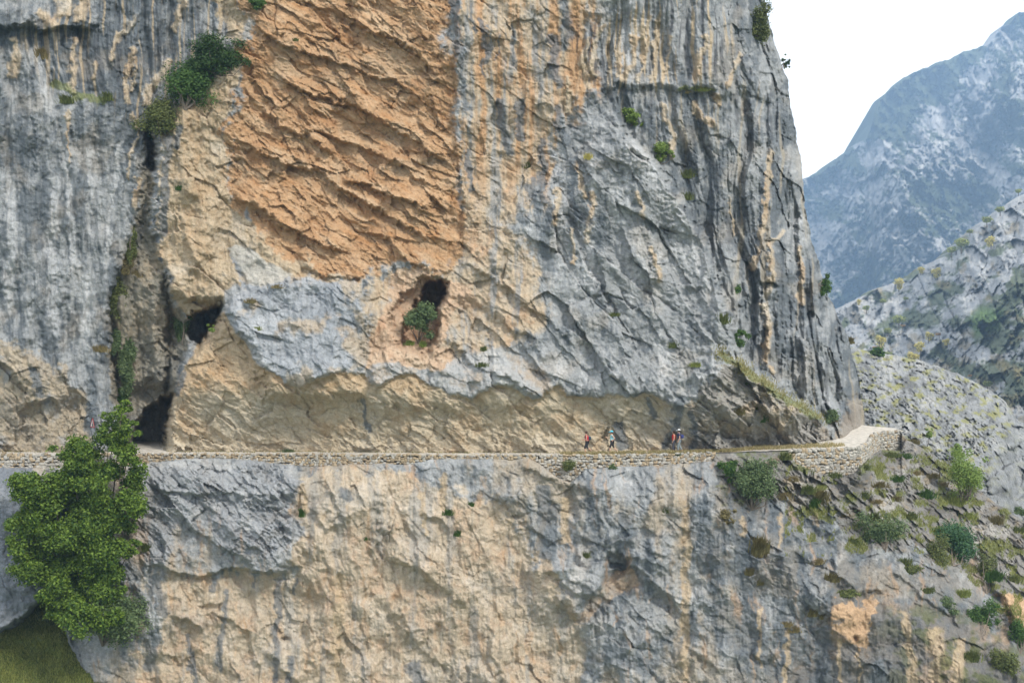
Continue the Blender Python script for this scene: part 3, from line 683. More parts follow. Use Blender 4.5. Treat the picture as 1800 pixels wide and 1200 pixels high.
z2['tanblk'] = poly([(1462, 1060), (1500, 1055), (1540, 1060), (1530, 1120), (1510, 1135), (1468, 1115)], 6)
z2['tanrock'] = poly([(1752, 1040), (1790, 1050), (1850, 1110), (1850, 1160), (1800, 1110), (1765, 1080)], 6)
z2['nest'] = poly([(1072, 1010), (1115, 1000), (1125, 1030), (1080, 1050), (1030, 1090), (1008, 1092), (1050, 1045)], 6)
z2['leftgrey'] = poly([(-260, 810), (60, 820), (120, 900), (120, 1200), (-260, 1200)], 12)
vA = AG + 24 * wn1 + 8 * fnz; vB = BG + 24 * wn2 + 8 * fbm(X * 1.3, Z * 1.3, 3, 1991, .65)
zr = {k: (samp(v, wA, wB) if k in ('tanrock', 'nest', 'leftgrey') else samp(v, vA, vB)) for k, v in z2.items()}
rk1 = rough_stack(X, yd, 38, 3.0, 1.4, 2100, (.5, .24, .10)); rk2 = rough_stack(X, yd, 66, 2.6, 1.1, 2200, (.5, .22, .09))
rk3 = rough_stack(X, yd, 40, 1.5, .5, 2300, (.5, .30, .14))
pl2 = plates(X, yd, 33, .8, 2023)
fl = fbm(X * .6 + .8 * fbm(X * .2, yd * .16, 3, 25), yd * .08, 4, 2300, .6); fl2 = fbm(X * 2.3 + .5 * fl, yd * .16, 3, 2310, .6)
smooth = fbm(X * .3, yd * .25, 5, 2400, .55)
w_low = sstep(1000, 1080, wB)
pt5 = sstep(-.2, .5, fbm(X * .2, yd * .2, 3, 809))
r_gen = .3 * rk1 + .35 * rk1 * pt5 + .9 * smooth + .12 * fl2
r_tan = .2 * rk2 + .34 * rk2 * pt5 + .38 * fl + .14 * fl2 + .65 * smooth
r_sl = 1.3 * rk3 + .1 * pl2 + .6 * smooth + .4 * rk1
r_lip = 1.0 * rk1 + .5 * smooth + .5 * rk3
rel = r_gen
for wgt, r_ in ((np.maximum(zr['tan'], .7 * zr['tan2']), r_tan), (zr['slope'], r_sl), (zr['greylip'], r_lip), (zr['leftgrey'], .3 * fl + .15 * rk2 + .2 * smooth)):
    rel = rel * (1 - wgt) + r_ * wgt
rel = rel + .035 * fbm(X * 5, yd * 5, 3, 2777, .7) + .08 * fbm(X * 1.2, yd * 1.2, 3, 2778, .6)
rel = rel + 1.0 * fbm(X * .14 + .3 * wn1, yd * .1 - X * .06, 4, 2779, .5) * sstep(10, 80, TG)
DL = DL + rel * sstep(0, np.where(AG > 1584, 7, 22), TG + .0) + .15 * (1 - inw)
DL = np.where(inw > .4, np.maximum(DL, Dr + .38), DL)
# colours
col = grey_base(X, Z, 2500, .02 - .38 * sstep(1180, 1320, AG + 60 * wn1) - .1 * sstep(960, 1040, AG))
col = paint(col, sstep(.0, .5, fbm(X * .12, Z * .12, 4, 2555) + .25 * fnz + .5 * vst), lin(200, 180, 150) * K, .6 * (1 - .6 * sstep(1200, 1320, AG)))
vst = fbm(X * .8 + .4 * wn1, Z * .09, 4, 2680); vst2 = fbm(X * 2.6 + .5 * wn2, Z * .16, 3, 2690)
tn = tan_base(X, Z, 2600, lin(210, 190, 162) * K, lin(226, 210, 188) * K, lin(210, 176, 142) * K)
tn = paint(tn, sstep(.1, .55, -(vst + .4 * vst2)), lin(172, 170, 164) * K, .6)
col = paint(col, rag(np.clip(zr['tan'] + zr['tan2'], 0, 1), fnz + vst), tn, .95)
mott = fbm(X * .22 + .5 * wn1, Z * .14, 5, 2701, .6)
col = paint(col, sstep(.12, .5, mott + .25 * fnz), lin(178, 174, 166) * K, .4)
col = paint(col, sstep(.2, .6, fbm(X * 1.2 + .8 * wn2, Z * .25 + .3 * X, 4, 2702, .6)), lin(206, 166, 124) * K, .45)
col = paint(col, rag(zr['greylip'], fnz + wn2), tan_base(X, Z, 2610, lin(170, 173, 176) * K, lin(204, 204, 202) * K, lin(150, 146, 140) * K), .9)
strg = sstep(.15, .5, vst + .6 * vst2) * zr['greylip'] * sstep(880, 960, BG)
col = paint(col, strg, lin(206, 170, 134) * K, .7)
slc = tan_base(X, Z, 2620, lin(142, 138, 132) * K, lin(194, 188, 178) * K, lin(96, 90, 82) * K)
g1 = fbm(X * .6, Z * .8, 5, 2630, .65)
slc = paint(slc, sstep(.02, .35, g1), GRASS * .8, .8)
slc = paint(slc, sstep(.15, .45, -g1), DRYG, .45)
col = paint(col, rag(zr['slope'], fnz), slc, .95)
brc = tan_base(X, Z, 2640, lin(132, 126, 118) * K, lin(112, 114, 116) * K, lin(190, 158, 124) * K)
col = paint(col, rag(zr['botright'], fnz + vst), brc, .8)
col = paint(col, sstep(.1, .45, g1 + .2) * zr['botright'] * sstep(1500, 1650, AG), GRASS * .6, .7)
col = paint(col, rag(zr['tanblk'], fnz), lin(214, 178, 140) * K, .9)
col = paint(col, rag(zr['tanrock'], fnz), lin(216, 180, 140) * K, .9)
col = paint(col, rag(zr['nest'], fnz), tan_base(X, Z, 2660, lin(196, 170, 140) * K, lin(186, 180, 170) * K, lin(190, 150, 112) * K), .85)
col = paint(col, rag(zr['leftgrey'], fnz), tan_base(X, Z, 2650, lin(136, 142, 150) * K, lin(164, 168, 174) * K, lin(108, 114, 122) * K), .95)
TS = [([(1205, 870), (1208, 960), (1203, 1080), (1206, 1240)], 9), ([(1372, 900), (1372, 965)], 4), ([(990, 870), (994, 960)], 12), ([(1335, 1060), (1337, 1180)], 4), ([(1476, 1120), (1478, 1240)], 5),
      ([(1507, 1140), (1510, 1240)], 4), ([(1590, 1070), (1600, 1140), (1605, 1240)], 8), ([(1300, 900), (1305, 940)], 6), ([(1432, 890), (1434, 930)], 5), ([(780, 830), (778, 900)], 6), ([(740, 860), (750, 940)], 5),
      ([(1640, 1100), (1650, 1240)], 14), ([(1690, 1120), (1680, 1200)], 12), ([(960, 900), (940, 990)], 7), ([(1385, 1090), (1380, 1240)], 5), ([(600, 1000), (590, 1240)], 10), ([(530, 850), (540, 900)], 7)]
GS = [([(396, 1030), (392, 1100), (386, 1180)], 6), ([(332, 1112), (338, 1160), (345, 1240)], 6), ([(492, 1010), (488, 1100), (482, 1240)], 8), ([(508, 1150), (510, 1240)], 8), ([(274, 1010), (284, 1060), (290, 1085)], 14),
      ([(376, 1004), (372, 1040)], 6), ([(443, 1004), (445, 1040)], 3.5), ([(522, 1010), (518, 1050)], 3.5), ([(270, 1100), (262, 1180)], 14), ([(730, 1160), (750, 1240)], 20), ([(960, 850), (955, 985)], 16),
      ([(975, 880), (968, 990)], 8), ([(1440, 1100), (1450, 1240)], 22), ([(1030, 870), (1050, 930)], 18), ([(1350, 880), (1360, 940)], 14), ([(1320, 930), (1310, 1000)], 14), ([(1540, 1160), (1560, 1240)], 22),
      ([(1090, 900), (1110, 950)], 16), ([(740, 820), (735, 850)], 10), ([(600, 860), (620, 880)], 8), ([(1230, 880), (1250, 1010)], 20), ([(1060, 1140), (1150, 1180)], 20)]
tsu = np.zeros((CH, CW), np.float32); gsu = tsu.copy()
for p, w_ in TS: tsu = np.maximum(tsu, line(p, w_))
for p, w_ in GS: gsu = np.maximum(gsu, line(p, w_))
tsm = samp(tsu, wA + 3 * fnz, wB); gsm = samp(gsu, wA + 3 * fnz, wB)
col = paint(col, sstep(.25, .85, tsm + .4 * fnz + .25 * vst2), lin(212, 188, 154) * K, .75)
col = paint(col, sstep(.25, .85, gsm + .4 * fnz + .25 * vst2), GREYD * 1.15, .75)
col = np.clip(col, .01, .85)
nr, nc = AG.shape
V = ray(AG, BG, DL)
b0 = []
for (dD, dz) in ((14, -6), (6, -1.2)):
    q = V[0].copy(); q[:, 1] += dD; q[:, 2] += dz; b0.append(q)
V = np.concatenate([np.stack(b0, 0), V], 0); col = np.concatenate([np.repeat(col[:1], 2, 0), col], 0)
o = mesh_np('cliff_foot', V.reshape(-1, 3), grid_faces(nr + 2, nc), M_ROCK, smooth=True, col=col.reshape(-1, 3)); tag(o, kind='structure')
LD = (aL, tL, DL, rb)

def depth_at(a, b):
    """depth of the rock face at a place on the cliffs"""
    if b < 796 or (a > 1300 and b < rim_b(a)):
        A, B, D = UD
        j = int(np.clip(np.searchsorted(B[:, 0], b), 0, B.shape[0] - 1)); i = int(np.clip(np.searchsorted(A[j], a), 0, A.shape[1] - 1))
        return float(D[j, i])
    i = int(np.clip(np.searchsorted(LD[0], a), 0, len(LD[0]) - 1)); t = b - LD[3][0, i]
    j = int(np.clip(np.searchsorted(LD[1], t), 0, len(LD[1]) - 1)); return float(LD[2][j, i])

# ================================================================== PATH, WALLS
def edge_pts(a0, a1, n):
    a = np.linspace(a0, a1, n); D = edge_D(a); return np.stack([(a - 900) / FOC * D, D], 1)

print('path')
def ground_z(x, y): return ZP + .03 * fbm(x * .8, y * .8, 4, 3)
ae = np.concatenate([np.arange(-250, 1500, 4.0), np.arange(1500, 1590, 1.0)])
De = edge_D(ae) - .05
P0 = np.stack([(ae - 900) / FOC * De, De], 1)
# inner side: well behind the foot of the rock
Di = np.interp(ae, [-250, 1150, 1300, 1400, 1480, 1520, 1550, 1575, 1590], [96, 96, 100, 104, 114, 116, 112, 110.5, 107]); ai = np.interp(ae, [-250, 1400, 1500, 1560, 1590], [-250, 1400, 1470, 1556, 1588])
P1 = np.stack([(ai - 900) / FOC * Di, Di], 1)
tt = np.linspace(0, 1, 50)[:, None, None] ** 1.6
PP = P0[None] * (1 - tt) + P1[None] * tt
zz = ZP + .035 * fbm(PP[..., 0] * .8, PP[..., 1] * .8, 4, 3) + .012 * fbm(PP[..., 0] * 4, PP[..., 1] * 4, 3, 31)
V = np.concatenate([PP, zz[..., None]], -1)
M_PATH = plain_mat('path_gravel', (.47, .43, .37), .95, .30, 2.2, .8)
o = mesh_np('path', V.reshape(-1, 3), grid_faces(V.shape[0], V.shape[1])[:, ::-1], M_PATH, smooth=True); tag(o, kind='structure')

def stone_template():
    bm = bmesh.new(); bmesh.ops.create_cube(bm, size=1.0)
    bmesh.ops.subdivide_edges(bm, edges=bm.edges[:], cuts=2, use_grid_fill=True)
    v = np.array([x.co[:] for x in bm.verts]); f = np.array([[q.index for q in p.verts] for p in bm.faces]); bm.free()
    n = v / np.linalg.norm(v, axis=1)[:, None] * .56
    return v * .35 + n * .65, f
ST_V, ST_F = stone_template()

def stones_mesh(items, rng):
    """items: centre, tangent, outward, size(3)"""
    Vs, Fs, Cs = [], [], []
    for k, (c, tx, ox, s, cc) in enumerate(items):
        v = ST_V * (1 + rng.uniform(-.13, .13, ST_V.shape)); sh = rng.uniform(-.5, .5)
        lx = v[:, 0] * s[0] + v[:, 2] * sh * s[0] * .4; ly = v[:, 1] * s[1]; lz = v[:, 2] * s[2] + v[:, 0] * rng.uniform(-.45, .45) * s[2]
        p = c + lx[:, None] * tx + ly[:, None] * ox; p[:, 2] += lz
        Vs.append(p); Fs.append(ST_F + k * len(ST_V)); Cs.append(np.repeat(cc[None], len(v), 0))
    return np.concatenate(Vs), np.concatenate(Fs), np.concatenate(Cs)

def wall(a0, a1, label, sd, size=1.0, warm=0.0, top=.04):
    rng = np.random.default_rng(sd)
    n = 400; P = edge_pts(a0, a1, n); aa = np.linspace(a0, a1, n)
    d = np.hypot(*(P[1:] - P[:-1]).T); s = np.concatenate([[0], np.cumsum(d)]); items = []
    z = ZP + top
    hmax = max((wall_b(aa) - edge_b(aa)) / FOC * edge_D(aa))
    row = 0
    while z > ZP - hmax - .3:
        h = rng.uniform(.17, .30) * size; x = rng.uniform(0, .2)
        while x < s[-1]:
            w_ = rng.uniform(.14, .42) * size; hs = rng.uniform(.6, 1.35)
            a = np.interp(x + w_ / 2, s, aa); Dm = edge_D(a)
            bot = ZP - (wall_b(a) - edge_b(a)) / FOC * Dm - .22
            hh = h * hs
            if z - h > bot and x + w_ < s[-1] + .3:
                c = np.array([np.interp(x + w_ / 2, s, P[:, 0]), np.interp(x + w_ / 2, s, P[:, 1]), z - h / 2 + rng.uniform(-.07, .07)])
                c2 = np.array([np.interp(x + w_ / 2 + .1, s, P[:, 0]), np.interp(x + w_ / 2 + .1, s, P[:, 1])]); c1 = np.array([np.interp(x + w_ / 2 - .1, s, P[:, 0]), np.interp(x + w_ / 2 - .1, s, P[:, 1])])
                t = (c2 - c1); t = t / (np.linalg.norm(t) + 1e-9); tx = np.array([t[0], t[1], 0]); ox = np.array([t[1], -t[0], 0])
                if row == 0: c[2] += .0
                k = rng.random()
                cc = lin(200, 194, 182) * K * rng.uniform(.75, 1.15) if k > .25 + warm else lin(196, 176, 146) * K * rng.uniform(.7, 1.15)
                c = c + ox * (.02 + rng.uniform(-.025, .025)) - ox * .08
                items.append((c, tx, ox, (w_ * 1.16, .34, hh * 1.2), cc))
            x += w_
        z -= h; row += 1
    V, F, Cc = stones_mesh(items, rng)
    org = V.mean(0); org[2] = V[:, 2].min()
    o = mesh_np('retaining_wall', V - org, F, M_ROCK, smooth=True, col=Cc, loc=org)
    tag(o, label, 'stone wall', 'dry stone walls holding up the path'); return o

wall(-250, 236, 'dry stone wall holding the path, left end, partly behind the big green tree', 1)
wall(236, 944, 'long low wall of small weathered stones under the left half of the path', 2, .72, .3)
wall(946, 1256, 'stretch of stone wall under the hikers with bright round stones and a bush', 3, .85, .1)
wall(1384, 1531, 'tall grey rubble wall below the path just before its white bend', 4, .95)
wall(1532, 1581, 'curved stone wall section right of the white bend of the path', 5, 1.0, .0, .12)

# ================================================================== HILLS AND MOUNTAINS BEHIND
def terrain(name, ridge, a0, a1, bot, Dfun, step, rel_fun, col_fun, mat, ridge_noise, rn_scale, sd, kind='structure'):
    a = np.arange(a0, a1, step); rbv = pl(ridge)(a) + ridge_noise * fbm(a / rn_scale, a * 0, 5, sd, .6) - .35 * ridge_noise * np.abs(fbm(a / 5., a * 0, 3, sd + 3, .7))
    t = np.arange(0, bot, step)
    A, T = np.meshgrid(a, t); B = rbv[None] + T
    D = Dfun(A, B, T); k = D / FOC
    D = D + rel_fun(A, B, T) * sstep(0, 8, T)
    cl = np.clip(col_fun(A, B, T), .01, .8)
    V = ray(A, B, D)
    q = V[0].copy(); q[:, 1] *= 1.12; q[:, 2] -= abs(q[:, 1]) * .03 + 2
    q2 = V[0].copy(); q2[:, 1] *= 1.02; q2[:, 2] -= 1
    V = np.concatenate([q[None], q2[None], V], 0); cl = np.concatenate([cl[:1], cl[:1], cl], 0)
    o = mesh_np(name, V.reshape(-1, 3), grid_faces(V.shape[0], V.shape[1]), mat, smooth=True, col=cl.reshape(-1, 3)); tag(o, kind=kind)
    return a, t, D, rbv

print('hills')
# boulder slope just across the side ravine
RS = [(1200, 590), (1440, 600), (1500, 612), (1560, 622), (1620, 634), (1680, 655), (1740, 685), (1768, 706), (1785, 735), (1830, 760), (1990, 850), (2060, 880)]
def d_s(A, B, T): return np.interp(T, [0, 60, 150, 300, 420], [190, 165, 135, 112, 104]) + 18 * sstep(1740, 1800, A) * sstep(0, 120, T) - .02 * (A - 1500)
def r_s(A, B, T):
    x, y = A / 11., B / 11.
    s = sstep(1730, 1760, A + .6 * (B - 800))
    r1 = rough_stack(x, y, 35, 1.2, .7, 3100, (1.1, .8, .45)); r2 = rough_stack(x * .8, y * .8, 60, 2.0, 1.6, 3200, (1.7, 1.1, .5))
    return r1 * (1 - s) + r2 * s + 2.2 * fbm(x * .12, y * .12, 4, 3300)
def c_s(A, B, T):
    x, y = A / 11., B / 11.
    c = .80 * tan_base(x, y, 3400, lin(176, 178, 178) * K, lin(214, 212, 206) * K, lin(98, 98, 95) * K)
    c = paint(c, sstep(.1, .5, fbm(x * 1.3, y * 1.3, 4, 3450, .7)), lin(104, 106, 104) * K, .6)
    g = fbm(x * .5, y * .9, 5, 3500, .65); s = sstep(1740, 1770, A + .6 * (B - 800))
    c = paint(c, sstep(.06, .32, g) * (1 - .8 * s), lin(160, 158, 90) * K, .8)
    return c
BS = terrain('boulder_slope', RS, 1260, 2060, 420, d_s, 1.7, r_s, c_s, M_HILL, 3, 24, 61)

RM = [(1000, 700), (1200, 660), (1380, 600), (1440, 560), (1472, 545), (1490, 535), (1530, 513), (1560, 502), (1590, 490), (1620, 470), (1650, 458), (1680, 430), (1720, 398), (1760, 368), (1800, 342), (1990, 240), (2200, 160)]
def d_m(A, B, T): return np.interp(T, [0, 150, 400], [620, 470, 330]) + 25 * np.sin(A / 60.) 
def r_m(A, B, T):
    x, y = A / 9., B / 9.
    return 8.0 * rough_stack(x * .6, y * .6, 62, 3.0, 1.6, 4100, (1.2, .5, .25)) + 3 * fbm(x * .9, y * .9, 4, 4111, .7) + 34 * fbm(x * .07 + .04 * y, y * .05, 5, 4200, .6)
def c_m(A, B, T):
    x, y = A / 9., B / 9.
    c = tan_base(x, y, 4300, lin(168, 170, 172) * K, lin(214, 212, 206) * K, lin(134, 136, 138) * K)
    g = fbm(x * .14 + .05 * y, y * .17, 6, 4400, .65) + .3 * sstep(1600, 1800, A) * sstep(480, 560, B) * (1 - sstep(640, 720, B))
    c = paint(c, sstep(.04, .22, g), np.array((.06, .08, .03)), .85)
    c = paint(c, sstep(.25, .55, fbm(x * .3, y * .3, 4, 4500) + .25 * sstep(540, 640, B)), np.array((.20, .15, .06)), .5)
    m = samp(poly([(1700, 560), (1720, 540), (1765, 545), (1755, 580), (1715, 590)], 8), A, B)
    return paint(c, m, np.array((.10, .16, .05)), .9)
MH = terrain('hill', RM, 1100, 2200, 420, d_m, 1.7, r_m, c_m, M_HILL, 5, 30, 62)

RF = [(900, 420), (1100, 440), (1200, 400), (1330, 360), (1415, 316), (1450, 295), (1490, 266), (1520, 240), (1532, 218), (1537, 192), (1556, 166), (1578, 145), (1600, 131), (1618, 124), (1640, 112), (1672, 103), (1696, 91), (1735, 82), (1750, 62), (1758, 50), (1776, 40), (1784, 28), (1800, 21), (1860, -20), (1990, -90), (2250, -160)]
def d_f(A, B, T): return np.interp(T, [0, 120, 300, 600], [2100, 1850, 1500, 1050]) + 60 * np.sin((A + B) / 45.)
def r_f(A, B, T):
    x, y = A / 10., B / 10.
    gl_ = np.abs(fbm(x * .22 + .16 * y + .5 * fbm(x * .1, y * .1, 3, 5150), y * .05, 4, 5160, .55))
    return 26 * (1 - np.minimum(gl_ * 2.2, 1)) + 44 * rough_stack(x * .5, y * .5, 60, 3.2, 1.5, 5100, (1.1, .5, .25)) + 20 * fbm(x * 1.1, y * 1.1, 4, 5111, .7) + 170 * fbm(x * .06 - .03 * y, y * .05, 6, 5200, .6)
def c_f(A, B, T):
    x, y = A / 10., B / 10.
    c = tan_base(x, y, 5300, lin(186, 184, 182) * K, lin(230, 226, 218) * K, lin(120, 120, 122) * K)
    g = fbm(x * .1 - .06 * y, y * .13, 6, 5400, .65)
    top = poly([(1415, 300), (1530, 180), (1640, 90), (1735, 70), (1690, 130), (1640, 190), (1600, 205), (1560, 230), (1500, 275), (1440, 330)], 22)
    dk = poly([(1570, 250), (1600, 270), (1590, 290), (1575, 285)], 9) + poly([(1580, 370), (1620, 330), (1660, 400), (1620, 480), (1570, 430)], 30)
    g = g + .62 * samp(top, A, B) + .3 * samp(dk, A, B) + .12 * fbm(x * .8, y * .8, 3, 5444)
    g = g + .2 * fbm(x * 1.6, y * 1.6, 3, 5445)
    return paint(c * .85, sstep(.02, .2, g), np.array((.04, .055, .018)), .94)
terrain('mountain', RF, 980, 2250, 620, d_f, 1.7, r_f, c_f, M_FAR, 8, 30, 63)

# valley floor
M_VAL = plain_mat('valley_floor', (.09, .11, .05), .95, .3, .05)
n = 60
gx, gy = np.meshgrid(np.linspace(-2300, 2300, n), np.linspace(-2200, 2350, n))
gz = -95 + 6 * fbm(gx / 120, gy / 120, 4, 71)
o = mesh_np('ground', np.stack([gx, gy, gz], -1).reshape(-1, 3), grid_faces(n, n)[:, ::-1], M_VAL, smooth=True); tag(o, kind='structure')

exec_parts = True
# ================================================================== PLANTS
def leaves(clumps, n, ll, rng, up=.35, flat=.5, droop=0):
    """clumps: (centre, radii) list; returns V, F of n folded diamond leaves"""
    cs = np.array([c for c, r in clumps]); rs = np.array([r for c, r in clumps])
    w = (rs[:, 0] * rs[:, 2]); w = w / w.sum()
    k = rng.choice(len(cs), n, p=w)
    d = rng.normal(size=(n, 3)); d /= np.linalg.norm(d, axis=1)[:, None]
    r = rng.uniform(.1, 1, n) ** .5 * rng.normal(1, .20, n)
    p = cs[k] + d * r[:, None] * rs[k]
    nrm = d * .7 + np.array([0, -.25, up + .2]) + rng.normal(size=(n, 3)) * flat; nrm /= np.linalg.norm(nrm, axis=1)[:, None]
    t = np.cross(nrm, rng.normal(size=(n, 3))); t /= np.linalg.norm(t, axis=1)[:, None]
    t[:, 2] -= droop; t /= np.linalg.norm(t, axis=1)[:, None]
    b = np.cross(nrm, t); L = ll * rng.uniform(.6, 1.35, n)[:, None]
    V = np.stack([p - t * L * .5, p + b * L * .27 + nrm * L * .08, p + t * L * .5, p - b * L * .27 + nrm * L * .08], 1).reshape(-1, 3)
    F = np.arange(4 * n).reshape(n, 4); return V, F

def tube_np(pts, r0, r1, seg=5):
    pts = np.array(pts, float); n = len(pts); rr = np.linspace(r0, r1, n); Vs = []
    for i in range(n):
        t = pts[min(i + 1, n - 1)] - pts[max(i - 1, 0)]; t /= np.linalg.norm(t) + 1e-9
        u = np.cross(t, (0.3, 1, .2)); u /= np.linalg.norm(u); v = np.cross(t, u)
        an = np.linspace(0, 2 * math.pi, seg, endpoint=False)
        Vs.append(pts[i] + rr[i] * (np.cos(an)[:, None] * u + np.sin(an)[:, None] * v))
    V = np.concatenate(Vs); F = []
    for i in range(n - 1):
        for j in range(seg): F.append((i * seg + j, i * seg + (j + 1) % seg, (i + 1) * seg + (j + 1) % seg, (i + 1) * seg + j))
    return V, np.array(F)

def join(parts):
    V, F, o = [], [], 0
    for v, f in parts: V.append(v); F.append(f + o); o += len(v)
    return np.concatenate(V), np.concatenate(F)

G = {  # leaf colour pairs
    'bright': ((.022, .065, .008), (.20, .29, .04)), 'mid': ((.03, .085, .018), (.11, .19, .04)), 'dark': ((.02, .055, .014), (.07, .13, .03)),
    'olive': ((.07, .095, .025), (.20, .22, .07)), 'sage': ((.06, .10, .04), (.18, .24, .10)), 'light': ((.12, .19, .03), (.27, .36, .09)),
    'blue': ((.02, .075, .03), (.09, .18, .07)), 'dry': ((.18, .14, .06), (.38, .30, .14)), 'brown': ((.12, .10, .04), (.25, .21, .09)),
    'yellow': ((.45, .40, .10), (.70, .60, .20)), 'rust': ((.32, .18, .07), (.50, .32, .13)), 'yg': ((.18, .22, .05), (.38, .40, .12))}

def fill_clumps(R_, rng, K_, fy=.7, small=.42):
    """sub-crowns spread through an ellipsoid of radii R_"""
    out_ = []
    for i in range(K_):
        d = rng.normal(size=3); d /= np.linalg.norm(d); r = rng.uniform(.1, 1.0)
        c = d * r * np.array(R_) ; s = rng.uniform(.35, 1.35) * small * 1.1 * (1.25 - .5 * r)
        out_.append((c, np.array(R_) * s * np.array([1, 1, .8])))
    return out_

def shrub(name, label, cat, group, a, b, rx, rz, kind, n, seed, leaf=.16, off=.35, K_=9, base=None, D=None, up=.35, small=.42, trunk='stem', crown='foliage', ry=None, mat=None):
    rng = np.random.default_rng(seed)
    D = D if D else depth_at(a, b)
    D0 = D; k = D / FOC; Rx, Rz = rx * k, rz * k; Ry = ry if ry else min(Rx, Rz) * .7
    D = D - off - Ry * .35
    c = ray(a, b, D)
    if base is None: base = (a + rng.uniform(-.2, .2) * rx, b + rz * .85)
    Db = depth_at(*base) if D0 < 112 else D0
    root = ray(base[0], base[1], min(Db, D0 + 1.5) + .05)
    e = empty(name, root); tag(e, label, cat, group)
    cl = [(c - root + x, r) for x, r in fill_clumps((Rx, Ry, Rz), rng, K_, small=small)]
    V, F = leaves(cl, int(n * 1.7), leaf * 1.15, rng, up)
    mesh_np(crown, V, F, mat or leaf_mat(*G[kind], name='leaf_' + kind), e)
    br = []
    for ctr, r in cl[:max(3, K_ // 2)]:
        mid = ctr * .5 + rng.normal(size=3) * .12 * Rz + np.array([0, 0, -.1 * Rz]); rr = max(.012, .035 * Rz)
        br.append(tube_np([np.zeros(3), mid * .5 + rng.normal(size=3) * .03, mid, ctr], rr, rr * .25, 5))
    V, F = join(br); mesh_np(trunk, V, F, M_BARK, e)
    return e

def tuft(name, label, cat, group, a, b, rx, rz, kind, seed, n=160, D=None, droop=.0):
    rng = np.random.default_rng(seed); D = D if D else depth_at(a, b + rz * .6); k = D / FOC; Rx, Rz = rx * k, rz * k * 2
    root = ray(a, b + rz * .7, D + .03)
    bx = rng.normal(0, .5, n) * Rx; by = -rng.uniform(0, .35, n) * Rx
    p0 = np.stack([bx, by, rng.uniform(-.15, .1, n) * Rz], 1)
    L = Rz * rng.uniform(.35, 1.0, n); az = rng.uniform(0, math.pi * 2, n); le = rng.uniform(.1, .8, n)
    dirn = np.stack([np.cos(az) * le * Rx / max(Rz, .01) * 1.3, -np.abs(np.sin(az)) * le, np.ones(n) - droop * 1.2], 1)
    p1 = p0 + dirn * L[:, None] * .55; p2 = p1 + (dirn * [1.5, 1.5, 1] - [0, 0, .35 + droop]) * L[:, None] * .45
    w = np.stack([np.sin(az), np.cos(az) * .3, az * 0], 1) * (.012 + .012 * rng.random(n))[:, None] * (1 + Rz)
    V = np.stack([p0 - w, p0 + w, p1 + w * .8, p1 - w * .8, p1 + w * .8, p1 - w * .8, p2 + w * .15, p2 - w * .15], 1)
    V = V[:, [0, 1, 2, 3, 5, 4, 6, 7]].reshape(-1, 3)
    i = np.arange(n)[:, None] * 8; F = np.concatenate([i + [0, 1, 2, 3], i + [4, 5, 6, 7]])
    o = mesh_np(name, V, F, leaf_mat(*G[kind], name='blade_' + kind, trans=.25), loc=root); tag(o, label, cat, group); return o

print('plants')
# -- the big tree in the left gully
def big_tree():
    rng = np.random.default_rng(5); D = 80.2; k = D / FOC
    root = ray(150, 1080, 84.5)
    e = empty('tree', root); tag(e, 'big bright green leafy tree growing up across the path at the left', 'tree')
    blobs = [(60, 870, 46, 40), (45, 925, 44, 40), (100, 1000, 70, 60), (150, 950, 80, 60), (195, 905, 56, 50), (130, 850, 80, 50), (215, 800, 30, 30), (205, 740, 34, 34), (228, 762, 28, 16), (190, 775, 46, 30), (128, 800, 50, 32), (175, 815, 66, 40), (90, 850, 58, 44), (160, 860, 74, 50), (205, 880, 50, 50), (60, 905, 34, 30), (120, 915, 70, 46),
             (190, 930, 56, 40), (70, 950, 56, 36), (45, 985, 40, 28), (130, 980, 76, 46), (200, 985, 48, 30), (90, 1030, 56, 38), (150, 1040, 60, 44), (110, 1070, 46, 32), (165, 1090, 46, 40), (190, 1030, 44, 44), (215, 850, 38, 40), (235, 742, 16, 7), (215, 715, 22, 12),
             (232, 960, 24, 12), (30, 960, 22, 12)]
    cl = []; brs = []
    for (a, b, rx, rz) in blobs:
        c0 = ray(a, b, D - rng.uniform(-.8, .9)) - root
        for i in range(8):
            d = rng.normal(size=3); d /= np.linalg.norm(d)
            R_ = np.array([rx * k, min(rx, rz) * k * .8, rz * k]); c = c0 + d * R_ * rng.uniform(.25, .95)
            q_ = rng.uniform(.18, .46); cl.append((c, R_ * q_ * [1, 1, 1]))
        brs.append(tube_np([c0 * .12 + np.array([0, .2, 0]), c0 * .5 + rng.normal(size=3) * .4 + np.array([.3, .5, -.3]), c0], .10, .02, 5))
    V, F = leaves(cl, 95000, .24, rng, .15, .8)
    mesh_np('crown', V, F, leaf_mat(*G['bright'], name='leaf_bright'), e)
    trunk = [tube_np([(0.2, .3, -1.0), (0, 0, 1.5), (.3, -.6, 4.5), (.5, -1.2, 8), (1.6, -1.5, 12)], .26, .07, 8)]
    V, F = join(trunk + brs); mesh_np('trunk', V, F, M_BARK, e)
big_tree()
S = shrub
S('shrub', 'grey-green bush hanging below the big tree at the lower left', 'bush', None, 190, 1085, 66, 58, 'sage', 5200, 11, .17, 1.2, 16, D=82.5)
S('shrub', 'green shrub in the middle of the upper left gully beside the pale rock edge', 'bush', None, 330, 148, 54, 54, 'mid', 6000, 12, .17, .5, 26)
S('shrub', 'dark green shrub at the top right end of the left gully under the tan rock', 'bush', None, 384, 98, 50, 42, 'dark', 4800, 13, .17, .7, 22)
S('shrub', 'olive dark shrub at the lower end of the upper gully bushes', 'bush', None, 284, 204, 42, 40, 'olive', 3800, 14, .16, .6, 20)
S('shrub', 'small dark shrub trailing into the crack at the bottom of the upper gully bushes', 'bush', None, 264, 222, 14, 20, 'dark', 900, 114, .16, .3, 8)
